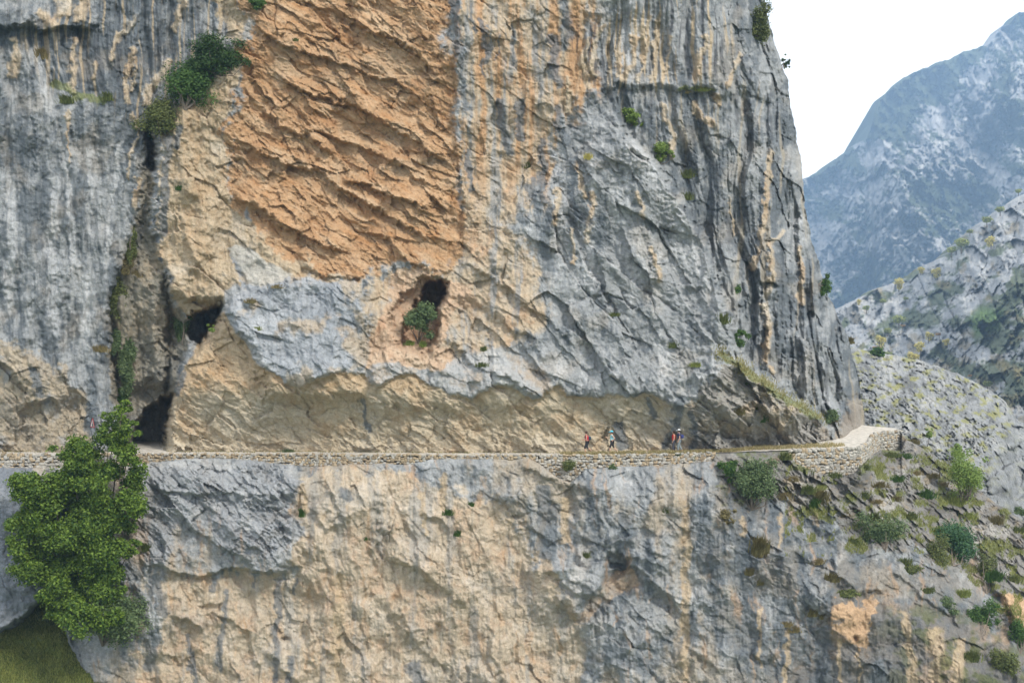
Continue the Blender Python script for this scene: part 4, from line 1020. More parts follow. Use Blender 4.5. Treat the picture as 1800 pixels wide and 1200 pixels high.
S('shrub', 'dark green shrub low between the two upper gully shrubs', 'bush', None, 352, 122, 34, 30, 'dark', 2400, 115, .16, .2, 12)
S('shrub', 'green shrub growing in the mouth of the rock window cave', 'bush', None, 738, 562, 32, 38, 'sage', 3000, 15, .17, .2, 16, base=(735, 604), D=86.4)
S('shrub', 'tiny bush at the bright edge of the dark hole left of the grey boulder', 'bush', None, 371, 576, 12, 9, 'light', 300, 16, .14, .1, 4, D=86.0)
S('shrub', 'long yellowish-green shrub on the ledge over the grey slab, the upper one', 'bush', None, 1108, 206, 26, 18, 'light', 1100, 17, .16, .1, 8)
S('shrub', 'round green shrub in the notch of the grey slab, below a ledge', 'bush', None, 1162, 268, 27, 24, 'light', 1600, 18, .16, .2, 9)
S('shrub', 'olive shrub on the top of the cliff corner against the white sky', 'bush', None, 1333, 38, 24, 38, 'olive', 2400, 19, .18, .0, 20, D=97)
S('shrub', 'lone dark leafy sprig standing out from the cliff edge against the sky', 'bush', None, 1381, 112, 10, 17, 'dark', 260, 20, .17, .0, 16, base=(1370, 124), D=103, small=.22)
S('shrub', 'green shrub on the cliff edge in front of the hazy mountain', 'bush', None, 1451, 496, 15, 26, 'mid', 900, 21, .19, .0, 8, base=(1438, 500), D=103)
S('shrub', 'small thin shrub in a crack of the grey cliff, high right of centre', 'bush', None, 1296, 508, 10, 14, 'mid', 350, 22, .15, .1, 5)
S('shrub', 'round dark green bush on the grey cliff above the grassy ledge', 'bush', None, 1300, 590, 18, 18, 'mid', 900, 23, .15, .15, 7)
S('shrub', 'spiky green bush at the cliff foot beside the white path bend', 'bush', None, 1457, 731, 22, 17, 'sage', 1200, 24, .15, .2, 8)
S('shrub', 'feathery green bush hanging on the cliff edge below the hikers right', 'bush', None, 1328, 850, 52, 54, 'sage', 5200, 25, .16, .5, 18)
S('shrub', 'dark green left half of the hanging bush under the wall', 'bush', None, 1284, 826, 22, 24, 'mid', 1200, 26, .16, .4, 8)
S('shrub', 'dark brownish cushion bush below the feathery bush', 'bush', None, 1276, 906, 21, 17, 'brown', 900, 27, .13, .1, 7)
S('shrub', 'grey-green ragged bush mid slope on the lower right', 'bush', None, 1550, 934, 44, 42, 'sage', 3600, 28, .15, .3, 16)
S('shrub', 'dense dark green glossy bush on the lower right slope', 'bush', None, 1682, 955, 42, 46, 'blue', 4600, 29, .17, .6, 14)
S('shrub', 'olive undergrowth bush left below the dense glossy bush', 'bush', None, 1640, 975, 26, 44, 'olive', 1500, 30, .14, .1, 10)
S('tree', 'light green airy young tree on the slope below the path bend', 'tree', None, 1704, 838, 42, 54, 'light', 3600, 31, .17, 1.0, 26, base=(1690, 884), D=100.5, small=.3, trunk='trunk', crown='crown')
S('shrub', 'round dark bush low on the right slope under the glossy bush', 'bush', None, 1727, 1085, 28, 38, 'mid', 2200, 32, .15, .2, 10)
S('shrub', 'dark olive bush in the bottom right corner', 'bush', None, 1765, 1165, 28, 26, 'olive', 1500, 33, .15, .2, 9)
S('shrub', 'pale green small bush left of the round dark bush on the low right', 'bush', None, 1665, 1062, 22, 16, 'sage', 800, 34, .14, .1, 7)
S('shrub', 'wide flat green-brown bush above the tan block at lower right', 'bush', None, 1492, 1044, 30, 9, 'olive', 900, 35, .13, .1, 9)
S('shrub', 'green bush growing out of the stone wall under the hikers', 'bush', None, 1001, 817, 15, 14, 'olive', 800, 36, .13, .25, 7, D=83.9)
S('shrub', 'thin pale shrub on the wall below the second hiker', 'bush', None, 1078, 822, 11, 9, 'sage', 300, 37, .12, .15, 5, D=83.8)
S('shrub', 'green leafy plant overhanging from the top edge above the orange wall', 'bush', None, 455, 4, 20, 14, 'mid', 700, 38, .16, .2, 6)
S('ivy', 'dark ivy clump in the gully left of the caves', 'ivy', None, 204, 515, 26, 50, 'olive', 3200, 39, .15, .1, 12, ry=.4)
S('ivy', 'long curtain of green ivy hanging down the gully', 'ivy', None, 222, 622, 27, 78, 'sage', 5200, 40, .16, .1, 22, ry=.35, small=.3)
S('ivy', 'thin ivy strands right below the upper gully crack', 'ivy', None, 228, 430, 14, 46, 'olive', 1500, 41, .14, .1, 9, ry=.3, small=.3)
S('ivy', 'ivy on tan rock beside the dark hole in the gully', 'ivy', None, 318, 572, 24, 40, 'sage', 2400, 42, .14, .1, 12, ry=.3, small=.3)
S('shrub', 'bright green bush beside the path below the boulder slope', 'bush', None, 1680, 790, 14, 14, 'light', 500, 43, .2, .1, 6, D=112, base=(1680, 802))
S('shrub', 'small leafy tree with bare stem behind the curved wall', 'bush', None, 1627, 757, 12, 14, 'light', 320, 44, .2, .1, 6, D=122, base=(1630, 785), small=.32)
S('shrub', 'bush at the right edge behind the slope on pale rock', 'bush', None, 1795, 898, 16, 10, 'sage', 500, 45, .16, .1, 6, D=106)
S('ivy', 'dry brownish grass mat hanging in the gully above the ivy clump', 'ivy', None, 226, 462, 14, 24, 'brown', 1200, 47, .14, .1, 9, ry=.3)
S('ivy', 'ragged ivy low in the gully just over the tree top', 'ivy', None, 212, 705, 18, 26, 'mid', 1300, 48, .15, .2, 10, ry=.3)
S('shrub', 'dark scrub mass on the lower right cliff between the glossy bush and the tan rock', 'bush', None, 1735, 1010, 24, 40, 'olive', 1800, 49, .15, .2, 12)
S('shrub', 'low dark scrub under the ragged mid slope bush', 'bush', None, 1600, 1000, 30, 14, 'olive', 1100, 50, .14, .1, 9)
S('shrub', 'dark green scrub strip at the right edge below the tan rock', 'bush', None, 1790, 1120, 18, 34, 'mid', 1200, 51, .15, .2, 9)
# grass tufts (countable)
TU = [ # a, b, rx, rz, kind
    (1413, 828, 12, 8, 'olive'), (1466, 834, 10, 7, 'olive'), (1420, 858, 9, 10, 'olive'), (1443, 872, 9, 14, 'brown'), (1431, 884, 7, 11, 'mid'), (1487, 820, 9, 6, 'olive'), (1576, 840, 10, 7, 'mid'),
    (1626, 867, 13, 10, 'mid'), (1546, 850, 11, 7, 'brown'), (1515, 868, 12, 8, 'olive'), (1380, 800, 10, 8, 'olive'), (1590, 800, 14, 6, 'mid'), (1565, 798, 14, 6, 'olive'), (1680, 880, 12, 9, 'yg'), (1748, 912, 12, 10, 'brown'),
    (1788, 930, 12, 8, 'olive'), (1605, 775, 12, 6, 'brown'), (1332, 958, 10, 20, 'brown'), (1436, 985, 8, 7, 'dry'), (1460, 1013, 11, 10, 'brown'), (1428, 1074, 8, 9, 'brown'), (1445, 1081, 4, 7, 'brown'), (1317, 1003, 7, 8, 'brown'),
    (1334, 1020, 6, 8, 'brown'), (1395, 1104, 9, 7, 'dry'), (1382, 1095, 10, 6, 'dry'), (790, 899, 7, 6, 'mid'), (828, 885, 5, 5, 'mid'), (805, 936, 5, 6, 'mid'), (641, 945, 5, 4, 'mid'), (531, 900, 4, 8, 'mid'), (257, 960, 7, 9, 'olive'),
    (1173, 895, 6, 6, 'olive'), (1029, 974, 6, 6, 'olive'), (508, 792, 9, 5, 'sage'), (1205, 806, 12, 7, 'sage'), (1183, 800, 14, 7, 'sage'), (940, 806, 8, 5, 'dry'), (318, 330, 7, 5, 'mid'), (1034, 275, 5, 6, 'yellow'),
    (926, 290, 5, 6, 'olive'), (1494, 598, 5, 7, 'brown'), (1210, 306, 10, 8, 'olive'), (1207, 345, 8, 7, 'olive'), (1270, 560, 8, 10, 'olive'), (1310, 668, 12, 8, 'olive'), (1340, 735, 7, 7, 'mid'), (1332, 715, 6, 6, 'olive'),
    (1386, 738, 4, 5, 'brown'), (1466, 742, 6, 6, 'brown'), (75, 95, 9, 10, 'dry'), (118, 175, 10, 8, 'olive'), (190, 170, 9, 8, 'olive'), (240, 480, 8, 8, 'dry'), (178, 612, 12, 7, 'dry'), (1235, 155, 8, 6, 'yg'), (1205, 160, 9, 5, 'dry'),
    (520, 70, 4, 3, 'olive'), (848, 640, 8, 5, 'olive'), (851, 612, 5, 5, 'olive'), (1080, 552, 8, 4, 'olive'), (1185, 606, 8, 6, 'olive'), (453, 577, 5, 4, 'yg'), (488, 503, 9, 4, 'dry'), (440, 528, 8, 5, 'dry'), (1222, 640, 8, 5, 'yg'),
    (720, 602, 6, 5, 'light'), (744, 604, 5, 6, 'light'), (1300, 722, 7, 7, 'brown'), (1535, 905, 9, 7, 'olive'), (1600, 905, 10, 8, 'olive'), (1650, 930, 9, 7, 'yg'), (1575, 875, 9, 6, 'brown'), (1700, 905, 11, 8, 'yg'),
    (1480, 900, 9, 7, 'brown'), (1500, 950, 9, 8, 'olive'), (1590, 985, 10, 8, 'olive'), (1690, 1040, 12, 9, 'yg'), (1630, 1035, 9, 7, 'olive'), (1780, 1015, 10, 8, 'olive'), (1706, 1150, 12, 12, 'olive'), (1785, 1100, 10, 10, 'mid'), (1745, 1010, 12, 12, 'mid'),
    (1640, 835, 9, 6, 'brown'), (1655, 850, 9, 6, 'dry'), (1610, 830, 9, 5, 'dry'), (1520, 820, 8, 6, 'olive'), (1540, 880, 8, 5, 'dry'), (1395, 840, 8, 6, 'dry'), (1380, 870, 8, 8, 'dry')]
NAMEK = {'olive': 'olive green', 'brown': 'brown', 'mid': 'green', 'dry': 'straw-coloured', 'sage': 'grey-green', 'yg': 'yellow-green', 'yellow': 'yellow', 'light': 'light green'}
def zone(a, b):
    if b >= 800 or (a > 1370 and b > 765):
        if a < 520: return '', 'tufts on the lower cliff, left'
        if a < 1060: return '', 'tufts on the lower cliff, middle'
        if a < 1350: return '', 'tufts on the lower cliff, right of the middle'
        if b < 960: return '', 'tufts on the slope under the path bend'
        return '', 'tufts on the lower right cliff'
    if a < 300: return '', 'tufts on the left cliff'
    if a < 900: return '', 'tufts on the central cliff'
    return '', 'tufts on the right cliff'
LM = [(150, 900, 'the big tree'), (190, 1085, 'the bush under the big tree'), (738, 556, 'the window cave'), (520, 580, 'the grey boulder'), (362, 570, 'the dark hole left of the boulder'), (1455, 731, 'the spiky bush at the path bend'),
      (1300, 590, 'the round bush on the grey cliff'), (1108, 206, 'the upper slab shrub'), (1162, 268, 'the lower slab shrub'), (1328, 850, 'the feathery hanging bush'), (1276, 906, 'the dark cushion bush'), (1550, 934, 'the ragged mid slope bush'),
      (1682, 955, 'the glossy bush'), (1700, 838, 'the airy young tree'), (1727, 1085, 'the round bush low on the right'), (1765, 1165, 'the bottom right corner bush'), (1492, 1044, 'the flat bush over the tan block'), (1500, 1090, 'the tan block'),
      (1085, 985, 'the small hollow in the lower cliff'), (1560, 775, 'the curved wall'), (1450, 815, 'the tall rubble wall'), (1032, 775, 'the leftmost hiker'), (1190, 775, 'the two right hikers'), (1001, 817, 'the bush in the stone wall'),
      (204, 515, 'the ivy clump'), (334, 145, 'the upper gully shrubs'), (60, 50, 'the upper left ledge'), (640, 250, 'the orange wall'), (1220, 160, 'the upper right ledge'), (1440, 490, 'the shrub on the cliff edge'), (162, 740, 'the warning sign')]
def where(a, b, skip=0):
    d = sorted(LM, key=lambda q: math.hypot(q[0] - a, q[1] - b))[skip]; dx, dy = a - d[0], b - d[1]; r_ = math.hypot(dx, dy)
    side = ('right of' if dx > 0 else 'left of') if abs(dx) > 1.6 * abs(dy) else (('below' if dy > 0 else 'above') if abs(dy) > 1.6 * abs(dx) else ('below and right of' if dx > 0 and dy > 0 else 'below and left of' if dy > 0 else 'above and right of' if dx > 0 else 'above and left of'))
    return ('just ' if r_ < 50 else 'well ' if r_ > 150 else '') + side + ' ' + d[2]
used_l = set()
for i, (a, b, rx, rz, kd) in enumerate(TU):
    zt, gp = zone(a, b)
    adj = 'tiny' if rx * rz < 40 else 'small' if rx * rz < 90 else 'bushy'
    lab = '%s %s grass tuft %s' % (adj, NAMEK[kd], where(a, b))
    if lab in used_l: lab = '%s %s tuft %s' % (adj, NAMEK[kd], where(a, b, 1))
    if lab in used_l: lab = '%s %s clump %s' % (adj.split()[0], NAMEK[kd].split()[-1], where(a, b, 2))
    if len(lab.split()) > 15: lab = lab.replace('well ', '').replace('grass tuft', 'tuft').replace(' left of the boulder', '').replace('grey-green', 'green')
    used_l.add(lab)
    tuft('grass_tuft', lab, 'grass tuft', '%s %s' % (NAMEK[kd], gp), a, b, rx * 1.15, rz * 1.1, kd, 100 + i, 110 + int(rx * rz))

# dry grass along the outer edge of the path (uncountable)
def grass_strip(name, fn, n, h, kinds, seed, label=None):
    rng = np.random.default_rng(seed)
    p0 = fn(rng, n); n = len(p0); L = h * rng.uniform(.4, 1.2, n); az = rng.uniform(0, 6.283, n)
    d = np.stack([np.cos(az) * .45, np.sin(az) * .3, np.ones(n)], 1)
    p1 = p0 + d * L[:, None] * .6; p2 = p1 + (d * [1.8, 1.8, .7]) * L[:, None] * .4
    w = np.stack([np.sin(az), np.cos(az) * .4, az * 0], 1) * .022
    V = np.stack([p0 - w, p0 + w, p1 + w * .7, p1 - w * .7, p1 - w * .7, p1 + w * .7, p2 + w * .15, p2 - w * .15], 1).reshape(-1, 3)
    i = np.arange(n)[:, None] * 8; F = np.concatenate([i + [0, 1, 2, 3], i + [4, 5, 6, 7]])
    o = mesh_np(name, V, F, leaf_mat(*kinds, name='grass_blades', trans=.25)); tag(o, label, 'grass', None, 'stuff'); return o
def fn_path(rng, n):
    a = rng.choice([0, 1, 2], n, p=[.54, .455, .005]); aa = np.where(a == 0, rng.uniform(985, 1300, n), np.where(a == 1, 1280 + 205 * rng.beta(1.1, 1.5, n), rng.uniform(-40, 1000, n)))
    D = edge_D(aa); off = np.where(aa < 1290, rng.uniform(.05, .9, n), rng.uniform(1.0, 3.6, n) * sstep(1280, 1340, aa)); off = np.where(a == 2, rng.uniform(0.0, .15, n), off)
    kp = (perlin(aa / 9., off * 1.3, 12) > -.12) | (rng.random(n) < .12); aa, D, off = aa[kp], D[kp], off[kp]; n = len(aa)
    q = ray(aa, edge_b(aa), D); f = (D + off) / D; return np.stack([q[:, 0] * f, q[:, 1] * f, np.full(n, ZP)], 1)
grass_strip('grass', fn_path, 17000, .27, ((.17, .16, .06), (.48, .38, .20)), 71, 'dry brown grass growing along the outer edge of the path')
def fn_foot(rng, n):
    aa = rng.uniform(-30, 1480, n); D = np.array([depth_at(x, 792) for x in aa]) - rng.uniform(-.1, .5, n)
    D = np.clip(D, edge_D(aa) + .6, 130)
    return np.stack([(aa - 900) / FOC * D, D, np.full(n, ZP)], 1)
grass_strip('grass', fn_foot, 1600, .18, ((.12, .12, .04), (.30, .26, .11)), 72, 'thin grass along the foot of the overhanging rock beside the path')
def fn_shelf(rng, n):
    t = rng.uniform(0, 1, n * 3); t = t[perlin(t * 14, t * 0, 5) > -.05][:n]; n = len(t); a = np.interp(t, [0, .3, .6, 1], [1262, 1310, 1370, 1450]) + rng.normal(0, 6, n); b = np.interp(t, [0, .3, .6, 1], [618, 652, 692, 742]) + rng.normal(0, 8, n)
    D = np.array([depth_at(x, y) for x, y in zip(a, b)]); return ray(a, b, D + .02)
grass_strip('grass', fn_shelf, 3500, .3, ((.14, .13, .04), (.34, .30, .12)), 73, 'grass on the sloping ledge that runs down to the path on the right')
def fn_slope(rng, n):
    a = rng.uniform(1380, 1810, n * 3); t = rng.uniform(0, 190, n * 3); b = rim_b(a) + t
    g = fbm(a / 23. * .6, -b / 23. * .8, 5, 2630, .65); k = (g > .12) & (b > wall_b(a) + 8); a, b = a[k][:n], b[k][:n]
    m = len(a); p = ray(a, b, np.array([depth_at(x, y) for x, y in zip(a, b)]) + .02)
    return np.concatenate([p, np.repeat(p[:1], n - m, 0)]) if m < n else p
grass_strip('grass', fn_slope, 26000, .32, ((.12, .14, .035), (.30, .30, .09)), 74, 'grass between the rocks of the slope below the path bend')

# grass bank at the bottom left
aa = np.linspace(-150, 230, 120); bb = np.linspace(1000, 1330, 110); A, B = np.meshgrid(aa, bb)
D = np.interp(B, [1000, 1100, 1200, 1330], [92, 87, 83.4, 80]) + .5 * fbm(A / 30, B / 30, 4, 81) 
M_BANK = plain_mat('grass_bank', (.10, .13, .03), .95, .4, 2.5, .5)
o = mesh_np('grass_bank', ray(A, B, D).reshape(-1, 3), grid_faces(*A.shape), M_BANK, smooth=True); tag(o, kind='structure')
def fn_bank(rng, n):
    a = rng.uniform(-60, 190, n); b = rng.uniform(1030, 1260, n); D = np.interp(b, [1000, 1100, 1200, 1330], [92, 87, 83.4, 80]) + .5 * fbm(a / 30, b / 30, 4, 81); return ray(a, b, D)
grass_strip('grass', fn_bank, 36000, .34, ((.04, .07, .012), (.34, .34, .09)), 75, 'green grass bank at the bottom left below the big tree')

# autumn trees on the hill
rng = np.random.default_rng(9)
protos = {}
def hill_tree(a, b, r, kd, D, label, group):
    if kd not in protos:
        e = empty('autumn_tree', ray(a, b, D)); cl = fill_clumps((1, .9, .9), rng, 9); cl = [(c + np.array([0, 0, 1.2]), rr) for c, rr in cl]
        V, F = leaves(cl, 700, .30, rng); mesh_np('crown', V, F, leaf_mat(*G[kd], name='leaf_' + kd), e)
        V, F = tube_np([(0, 0, -.3), (.05, 0, .5), (0, 0, 1.3)], .10, .04); mesh_np('trunk', V, F, M_BARK, e); protos[kd] = e
    else:
        s = protos[kd]; e = s.copy(); C.objects.link(e)
        for ch in list(s.children): c = ch.copy(); C.objects.link(c); c.parent = e
    k = r * D / FOC; e.location = ray(a, b + r * 1.1, D - .5); e.scale = (k, k, k); e.rotation_euler = (0, 0, rng.uniform(0, 6))
    tag(e, label, 'tree', group)
def D_on(T_, a, b):
    i = int(np.clip(np.searchsorted(T_[0], a), 0, len(T_[0]) - 1)); j = int(np.clip(np.searchsorted(T_[1], b - T_[3][i]), 0, len(T_[1]) - 1)); return float(T_[2][j, i])
HT = [(1580, 497, 10, 'yellow'), (1648, 478, 9, 'yellow'), (1618, 474, 6, 'yellow'), (1510, 530, 5, 'yellow'), (1523, 540, 7, 'yg'), (1552, 528, 6, 'yg'), (1580, 560, 12, 'yg'), (1560, 580, 7, 'yg'), (1546, 598, 10, 'yellow'),
      (1602, 628, 11, 'yellow'), (1561, 622, 9, 'yg'), (1540, 612, 8, 'rust'), (1618, 608, 9, 'yellow'), (1632, 590, 8, 'yellow'), (1651, 587, 5, 'rust'), (1690, 425, 13, 'yg'), (1672, 438, 9, 'yg'), (1742, 423, 9, 'yellow'),
      (1735, 385, 9, 'yg'), (1758, 367, 8, 'yg'), (1705, 406, 6, 'yg'), (1592, 524, 5, 'yg'), (1736, 673, 8, 'yg'), (1705, 660, 4, 'rust'), (1640, 652, 5, 'yg'), (1790, 335, 6, 'yg'), (1665, 600, 6, 'yellow'), (1586, 572, 4, 'rust')]
CN = {'yellow': 'pale yellow', 'yg': 'yellow-green', 'rust': 'rusty orange'}
HL = [(1580, 497, 'the hill crest near the cliff'), (1690, 425, 'the middle of the hill crest'), (1780, 350, 'the top right of the hill crest'), (1580, 560, 'the hill flank beside the cliff'), (1735, 560, 'the green patch of the hill'), (1560, 610, 'the hill foot behind the boulder slope'), (1650, 600, 'the brown lower hillside'), (1730, 660, 'the hill foot at the right')]
used_h = {}
for a, b, r, kd in HT:
    spot = min(HL, key=lambda q: math.hypot(q[0] - a, q[1] - b))[2]; big = 'tiny' if r < 6 else 'small' if r < 9 else 'larger'
    lab = '%s %s tree on %s' % (big, CN[kd], spot); used_h[lab] = used_h.get(lab, 0) + 1
    if used_h[lab] > 1: lab = 'another %s %s tree on %s' % (big, CN[kd], spot)
    hill_tree(a, b, r * 1.15, kd, D_on(MH, a, b + r) - 6, lab, '%s trees on the rocky hill' % {'yellow': 'pale yellow', 'yg': 'yellow-green', 'rust': 'rusty orange'}[kd])
S('shrub', 'dark green bush on the crest of the boulder slope beside the cliff', 'bush', None, 1545, 617, 15, 9, 'mid', 600, 46, .5, .0, 7, D=186, base=(1545, 626))

# ================================================================== SIGN
def prism(pts, y0, y1):
    n = len(pts); V = np.array([(x, y0, z) for x, z in pts] + [(x, y1, z) for x, z in pts], float)
    return V, [tuple(range(n))[::-1], tuple(range(n, 2 * n))] + [(i, (i + 1) % n, n + (i + 1) % n, n + i) for i in range(n)]
def poly_obj(name, V, F, mat, parent):
    me = bpy.data.meshes.new(name); me.from_pydata([tuple(v) for v in V], [], F); me.update(); me.materials.append(mat)
    o = bpy.data.objects.new(name, me); C.objects.link(o); o.parent = parent; return o
def sign():
    M_RED = plain_mat('sign_red', (.42, .03, .04), .45, .1); M_WH = plain_mat('sign_white', (.8, .79, .76), .45, .04); M_BK = plain_mat('sign_black', (.015, .012, .02), .5, .1); M_PO = plain_mat('galvanised_post', (.30, .31, .32), .5, .15, metal=.6)
    D = depth_at(162, 745) - .45; p = ray(162.5, 751, D); zb = ZP
    e = empty('warning_sign', (p[0], p[1], zb), R(-48)); tag(e, 'small red-bordered triangular falling rocks sign on the left cliff by the tree', 'road sign')
    h = p[2] - zb; w, t = .42, .74
    V, F = prism([(-w, h), (w, h), (w, h + .05), (.09, h + t), (-.03, h + t), (-w, h + .05)], 0, -.012); poly_obj('border', V, F, M_RED, e)
    V, F = prism([(-w + .10, h + .07), (w - .10, h + .07), (.035, h + t - .13)], -.0125, -.018); poly_obj('face', V, F, M_WH, e)
    V, F = prism([(w - .13, h + .09), (.02, h + t - .2), (-.01, h + .42), (.06, h + .36), (-.05, h + .22), (.0, h + .16), (-.10, h + .09)], -.0185, -.022); poly_obj('pictogram', V, F, M_BK, e)
    V, F = tube_np([(0, .04, -.3), (0, .04, h + t * .6)], .03, .03, 8); mesh_np('post', V, F, M_PO, e)
sign()

# ================================================================== PEOPLE
M_SKIN = plain_mat('skin', (.50, .29, .20), .55, .08, 20)
def skin_obj(name, verts, edges, radii, mat, parent, root=0, sub=2):
    me = bpy.data.meshes.new(name); me.from_pydata([tuple(v) for v in verts], edges, []); me.update(); me.materials.append(mat)
    o = bpy.data.objects.new(name, me); C.objects.link(o); o.parent = parent
    m = o.modifiers.new('skin', 'SKIN'); m.use_smooth_shade = True
    sv = me.skin_vertices[0].data if me.skin_vertices else None
    if sv is None:
        bpy.context.view_layer.objects.active = o; bm = bmesh.new(); bm.from_mesh(me); bm.verts.layers.skin.verify(); bm.to_mesh(me); bm.free(); sv = me.skin_vertices[0].data
    for i, r in enumerate(radii): sv[i].radius = (r if isinstance(r, tuple) else (r, r))
    for i in range(len(radii)): sv[i].use_root = (i == root)
    if sub: s = o.modifiers.new('subdivision', 'SUBSURF'); s.levels = sub; s.render_levels = sub
    return o
class Sk:
    def __init__(s): s.v = []; s.e = []; s.r = []
    def add(s, p, r, par=None):
        s.v.append(tuple(p)); s.r.append(r)
        if par is not None: s.e.append((par, len(s.v) - 1))
        return len(s.v) - 1
def blob(name, c, r, mat, parent, sub=2, cut=None):
    bm = bmesh.new(); bmesh.ops.create_icosphere(bm, subdivisions=sub + 1, radius=1)
    for v in bm.verts: v.co = Vector((c[0] + v.co.x * r[0], c[1] + v.co.y * r[1], c[2] + v.co.z * r[2]))
    if cut is not None: bmesh.ops.delete(bm, geom=[v for v in bm.verts if cut(v.co)], context='VERTS')
    for f in bm.faces: f.smooth = True
    me = bpy.data.meshes.new(name); bm.to_mesh(me); bm.free(); me.materials.append(mat)
    o = bpy.data.objects.new(name, me); C.objects.link(o); o.parent = parent; return o

def person(label, loc, rz, H, J, shirt, trousers, trouser_to, shoes, hair, hat=None, hatc=None, sleeve=0.0, lean=0.0, pack=None, longhair=False):
    """J: joints in the walking plane (x forward = facing +x), y = left; heights for a 1.7 m figure"""
    k = H / 1.70
    e = empty('person', loc, rz); tag(e, label, 'person'); e.scale = (k, k, k)
    s = Sk(); lx = lean
    def q(z): return lx * (z - .95)
    pel = s.add((q(.95), 0, .95), (.125, .15)); wa = s.add((q(1.1), 0, 1.10), (.105, .13), pel); ch = s.add((q(1.28), 0, 1.28), (.11, .155), wa); sh = s.add((q(1.40), 0, 1.40), (.085, .12), ch)
    nk = s.add((q(1.48) + .01, 0, 1.48), .052, sh); hd0 = s.add((q(1.53) + .02, 0, 1.545), (.072, .065), nk); hd = s.add((q(1.6) + .02, 0, 1.61), (.095, .078), hd0); ht = s.add((q(1.68) + .015, 0, 1.665), (.07, .06), hd)
    s.add((q(1.6) + .125, 0, 1.585), .014, hd)
    arms = []; legs = []
    for sd_ in (1, -1):
        a = J['arm_l' if sd_ > 0 else 'arm_r']
        S0 = (q(1.40), sd_ * .165, 1.395); E = (S0[0] + a[0][0], sd_ * (.165 + a[0][1]), S0[2] + a[0][2]); Wr = (E[0] + a[1][0], E[1] + sd_ * a[1][1], E[2] + a[1][2])
        i0 = s.add(S0, .055, sh); i1 = s.add([(S0[i] + E[i]) / 2 for i in range(3)], .046, i0); i2 = s.add(E, .038, i1); i3 = s.add([(E[i] + Wr[i]) / 2 for i in range(3)], .036, i2); i4 = s.add(Wr, .026, i3)
        d = Vector([Wr[i] - E[i] for i in range(3)]).normalized(); n_ = Vector((0, sd_, 0)); b_ = d.cross(n_).normalized()
        pm = Vector(Wr) + d * .06; i5 = s.add(pm, (.034, .02), i4)
        for f, (o_, L_) in enumerate([(-.027, .07), (-.009, .08), (.009, .075), (.027, .058)]):
            p1 = pm + b_ * o_ + d * .045; j1 = s.add(p1, .0095, i5); p2 = p1 + (d * .8 - n_ * .6).normalized() * L_ * .5; j2 = s.add(p2, .0085, j1); s.add(p2 + (d * .4 - n_ * .9).normalized() * L_ * .4, .007, j2)
        tb = pm - b_ * .04 + d * .005; j1 = s.add(tb, .011, i5); s.add(tb - b_ * .01 + d * .035, .009, j1)
        arms.append((S0, E, Wr))
        l = J['leg_l' if sd_ > 0 else 'leg_r']
        Hp = (q(.92), sd_ * .095, .90); Kn = (l[0][0], sd_ * .10, l[0][1]); An = (l[1][0], sd_ * .10, l[1][1]); To = (l[2][0], sd_ * .115, l[2][1])
        i0 = s.add(Hp, .092, pel); i1 = s.add([(Hp[i] + Kn[i]) / 2 for i in range(3)], .078, i0); i2 = s.add(Kn, .056, i1); i3 = s.add([Kn[i] * .6 + An[i] * .4 for i in range(3)], .055, i2); i4 = s.add(An, .036, i3)
        s.add(To, .034, i4); legs.append((Hp, Kn, An, To))
    skin_obj('body', s.v, s.e, s.r, M_SKIN, e, pel)
    # eyes
    for sd_ in (1, -1): blob('eye', (q(1.6) + .105, sd_ * .03, 1.61), (.009, .012, .009), M_EYE, e, 1)
    # shirt
    s = Sk(); a0 = s.add((q(.93), 0, .93), (.145, .172)); a1 = s.add((q(1.1), 0, 1.10), (.125, .15), a0); a2 = s.add((q(1.28), 0, 1.28), (.13, .175), a1); a3 = s.add((q(1.40), 0, 1.40), (.10, .135), a2)
    s.add((q(1.445), 0, 1.445), .066, a3)
    for (S0, E, Wr) in arms:
        i0 = s.add(S0, .072, a3)
        if sleeve > 0: s.add([S0[i] + (E[i] - S0[i]) * sleeve for i in range(3)], .06, i0)
    skin_obj('shirt', s.v, s.e, s.r, shirt, e)
    s = Sk(); a0 = s.add((q(.95), 0, .97), (.14, .165))
    for (Hp, Kn, An, To) in legs:
        i0 = s.add(Hp, .108, a0); i1 = s.add([(Hp[i] + Kn[i]) / 2 for i in range(3)], .094, i0); i2 = s.add(Kn, .072, i1)
        end = [Kn[i] + (An[i] - Kn[i]) * trouser_to for i in range(3)]; s.add(end, .066, i2)
    skin_obj('trousers', s.v, s.e, s.r, trousers, e)
    for (Hp, Kn, An, To) in legs:
        s = Sk(); d = Vector(To) - Vector(An); hl = Vector(An) - Vector((d.x, 0, 0)).normalized() * .03; hl.z = min(An[2], To[2]) - .0
        i0 = s.add(An, .048); i1 = s.add((An[0] - .03, An[1], An[2] - .04), .045, i0); i2 = s.add([(An[i] + To[i]) / 2 for i in range(3)], .046, i1); s.add(To, .04, i2)
        skin_obj('shoe', s.v, s.e, s.r, shoes, e)
    hx = q(1.6) + .02
    blob('hair', (hx - .018, 0, 1.635), (.118, .098, .115), hair, e, 2, lambda c: c.x > hx + .07 and c.z < 1.67)
    if longhair:
        s = Sk(); i = s.add((hx - .09, 0, 1.60), .05); i = s.add((hx - .13, 0, 1.50), .045, i); s.add((hx - .13, 0, 1.38), .025, i); skin_obj('ponytail', s.v, s.e, s.r, hair, e)
    if hat:
        c_ = blob('cap', (hx - .012, 0, 1.665), (.125, .105, .105), hatc, e, 2, lambda c: c.z < 1.65)
        V, F = prism([(hx + .08, 1.655), (hx + .22, 1.628), (hx + .22, 1.638), (hx + .08, 1.672)], -.075, .075); poly_obj('visor', V, F, hatc, c_)
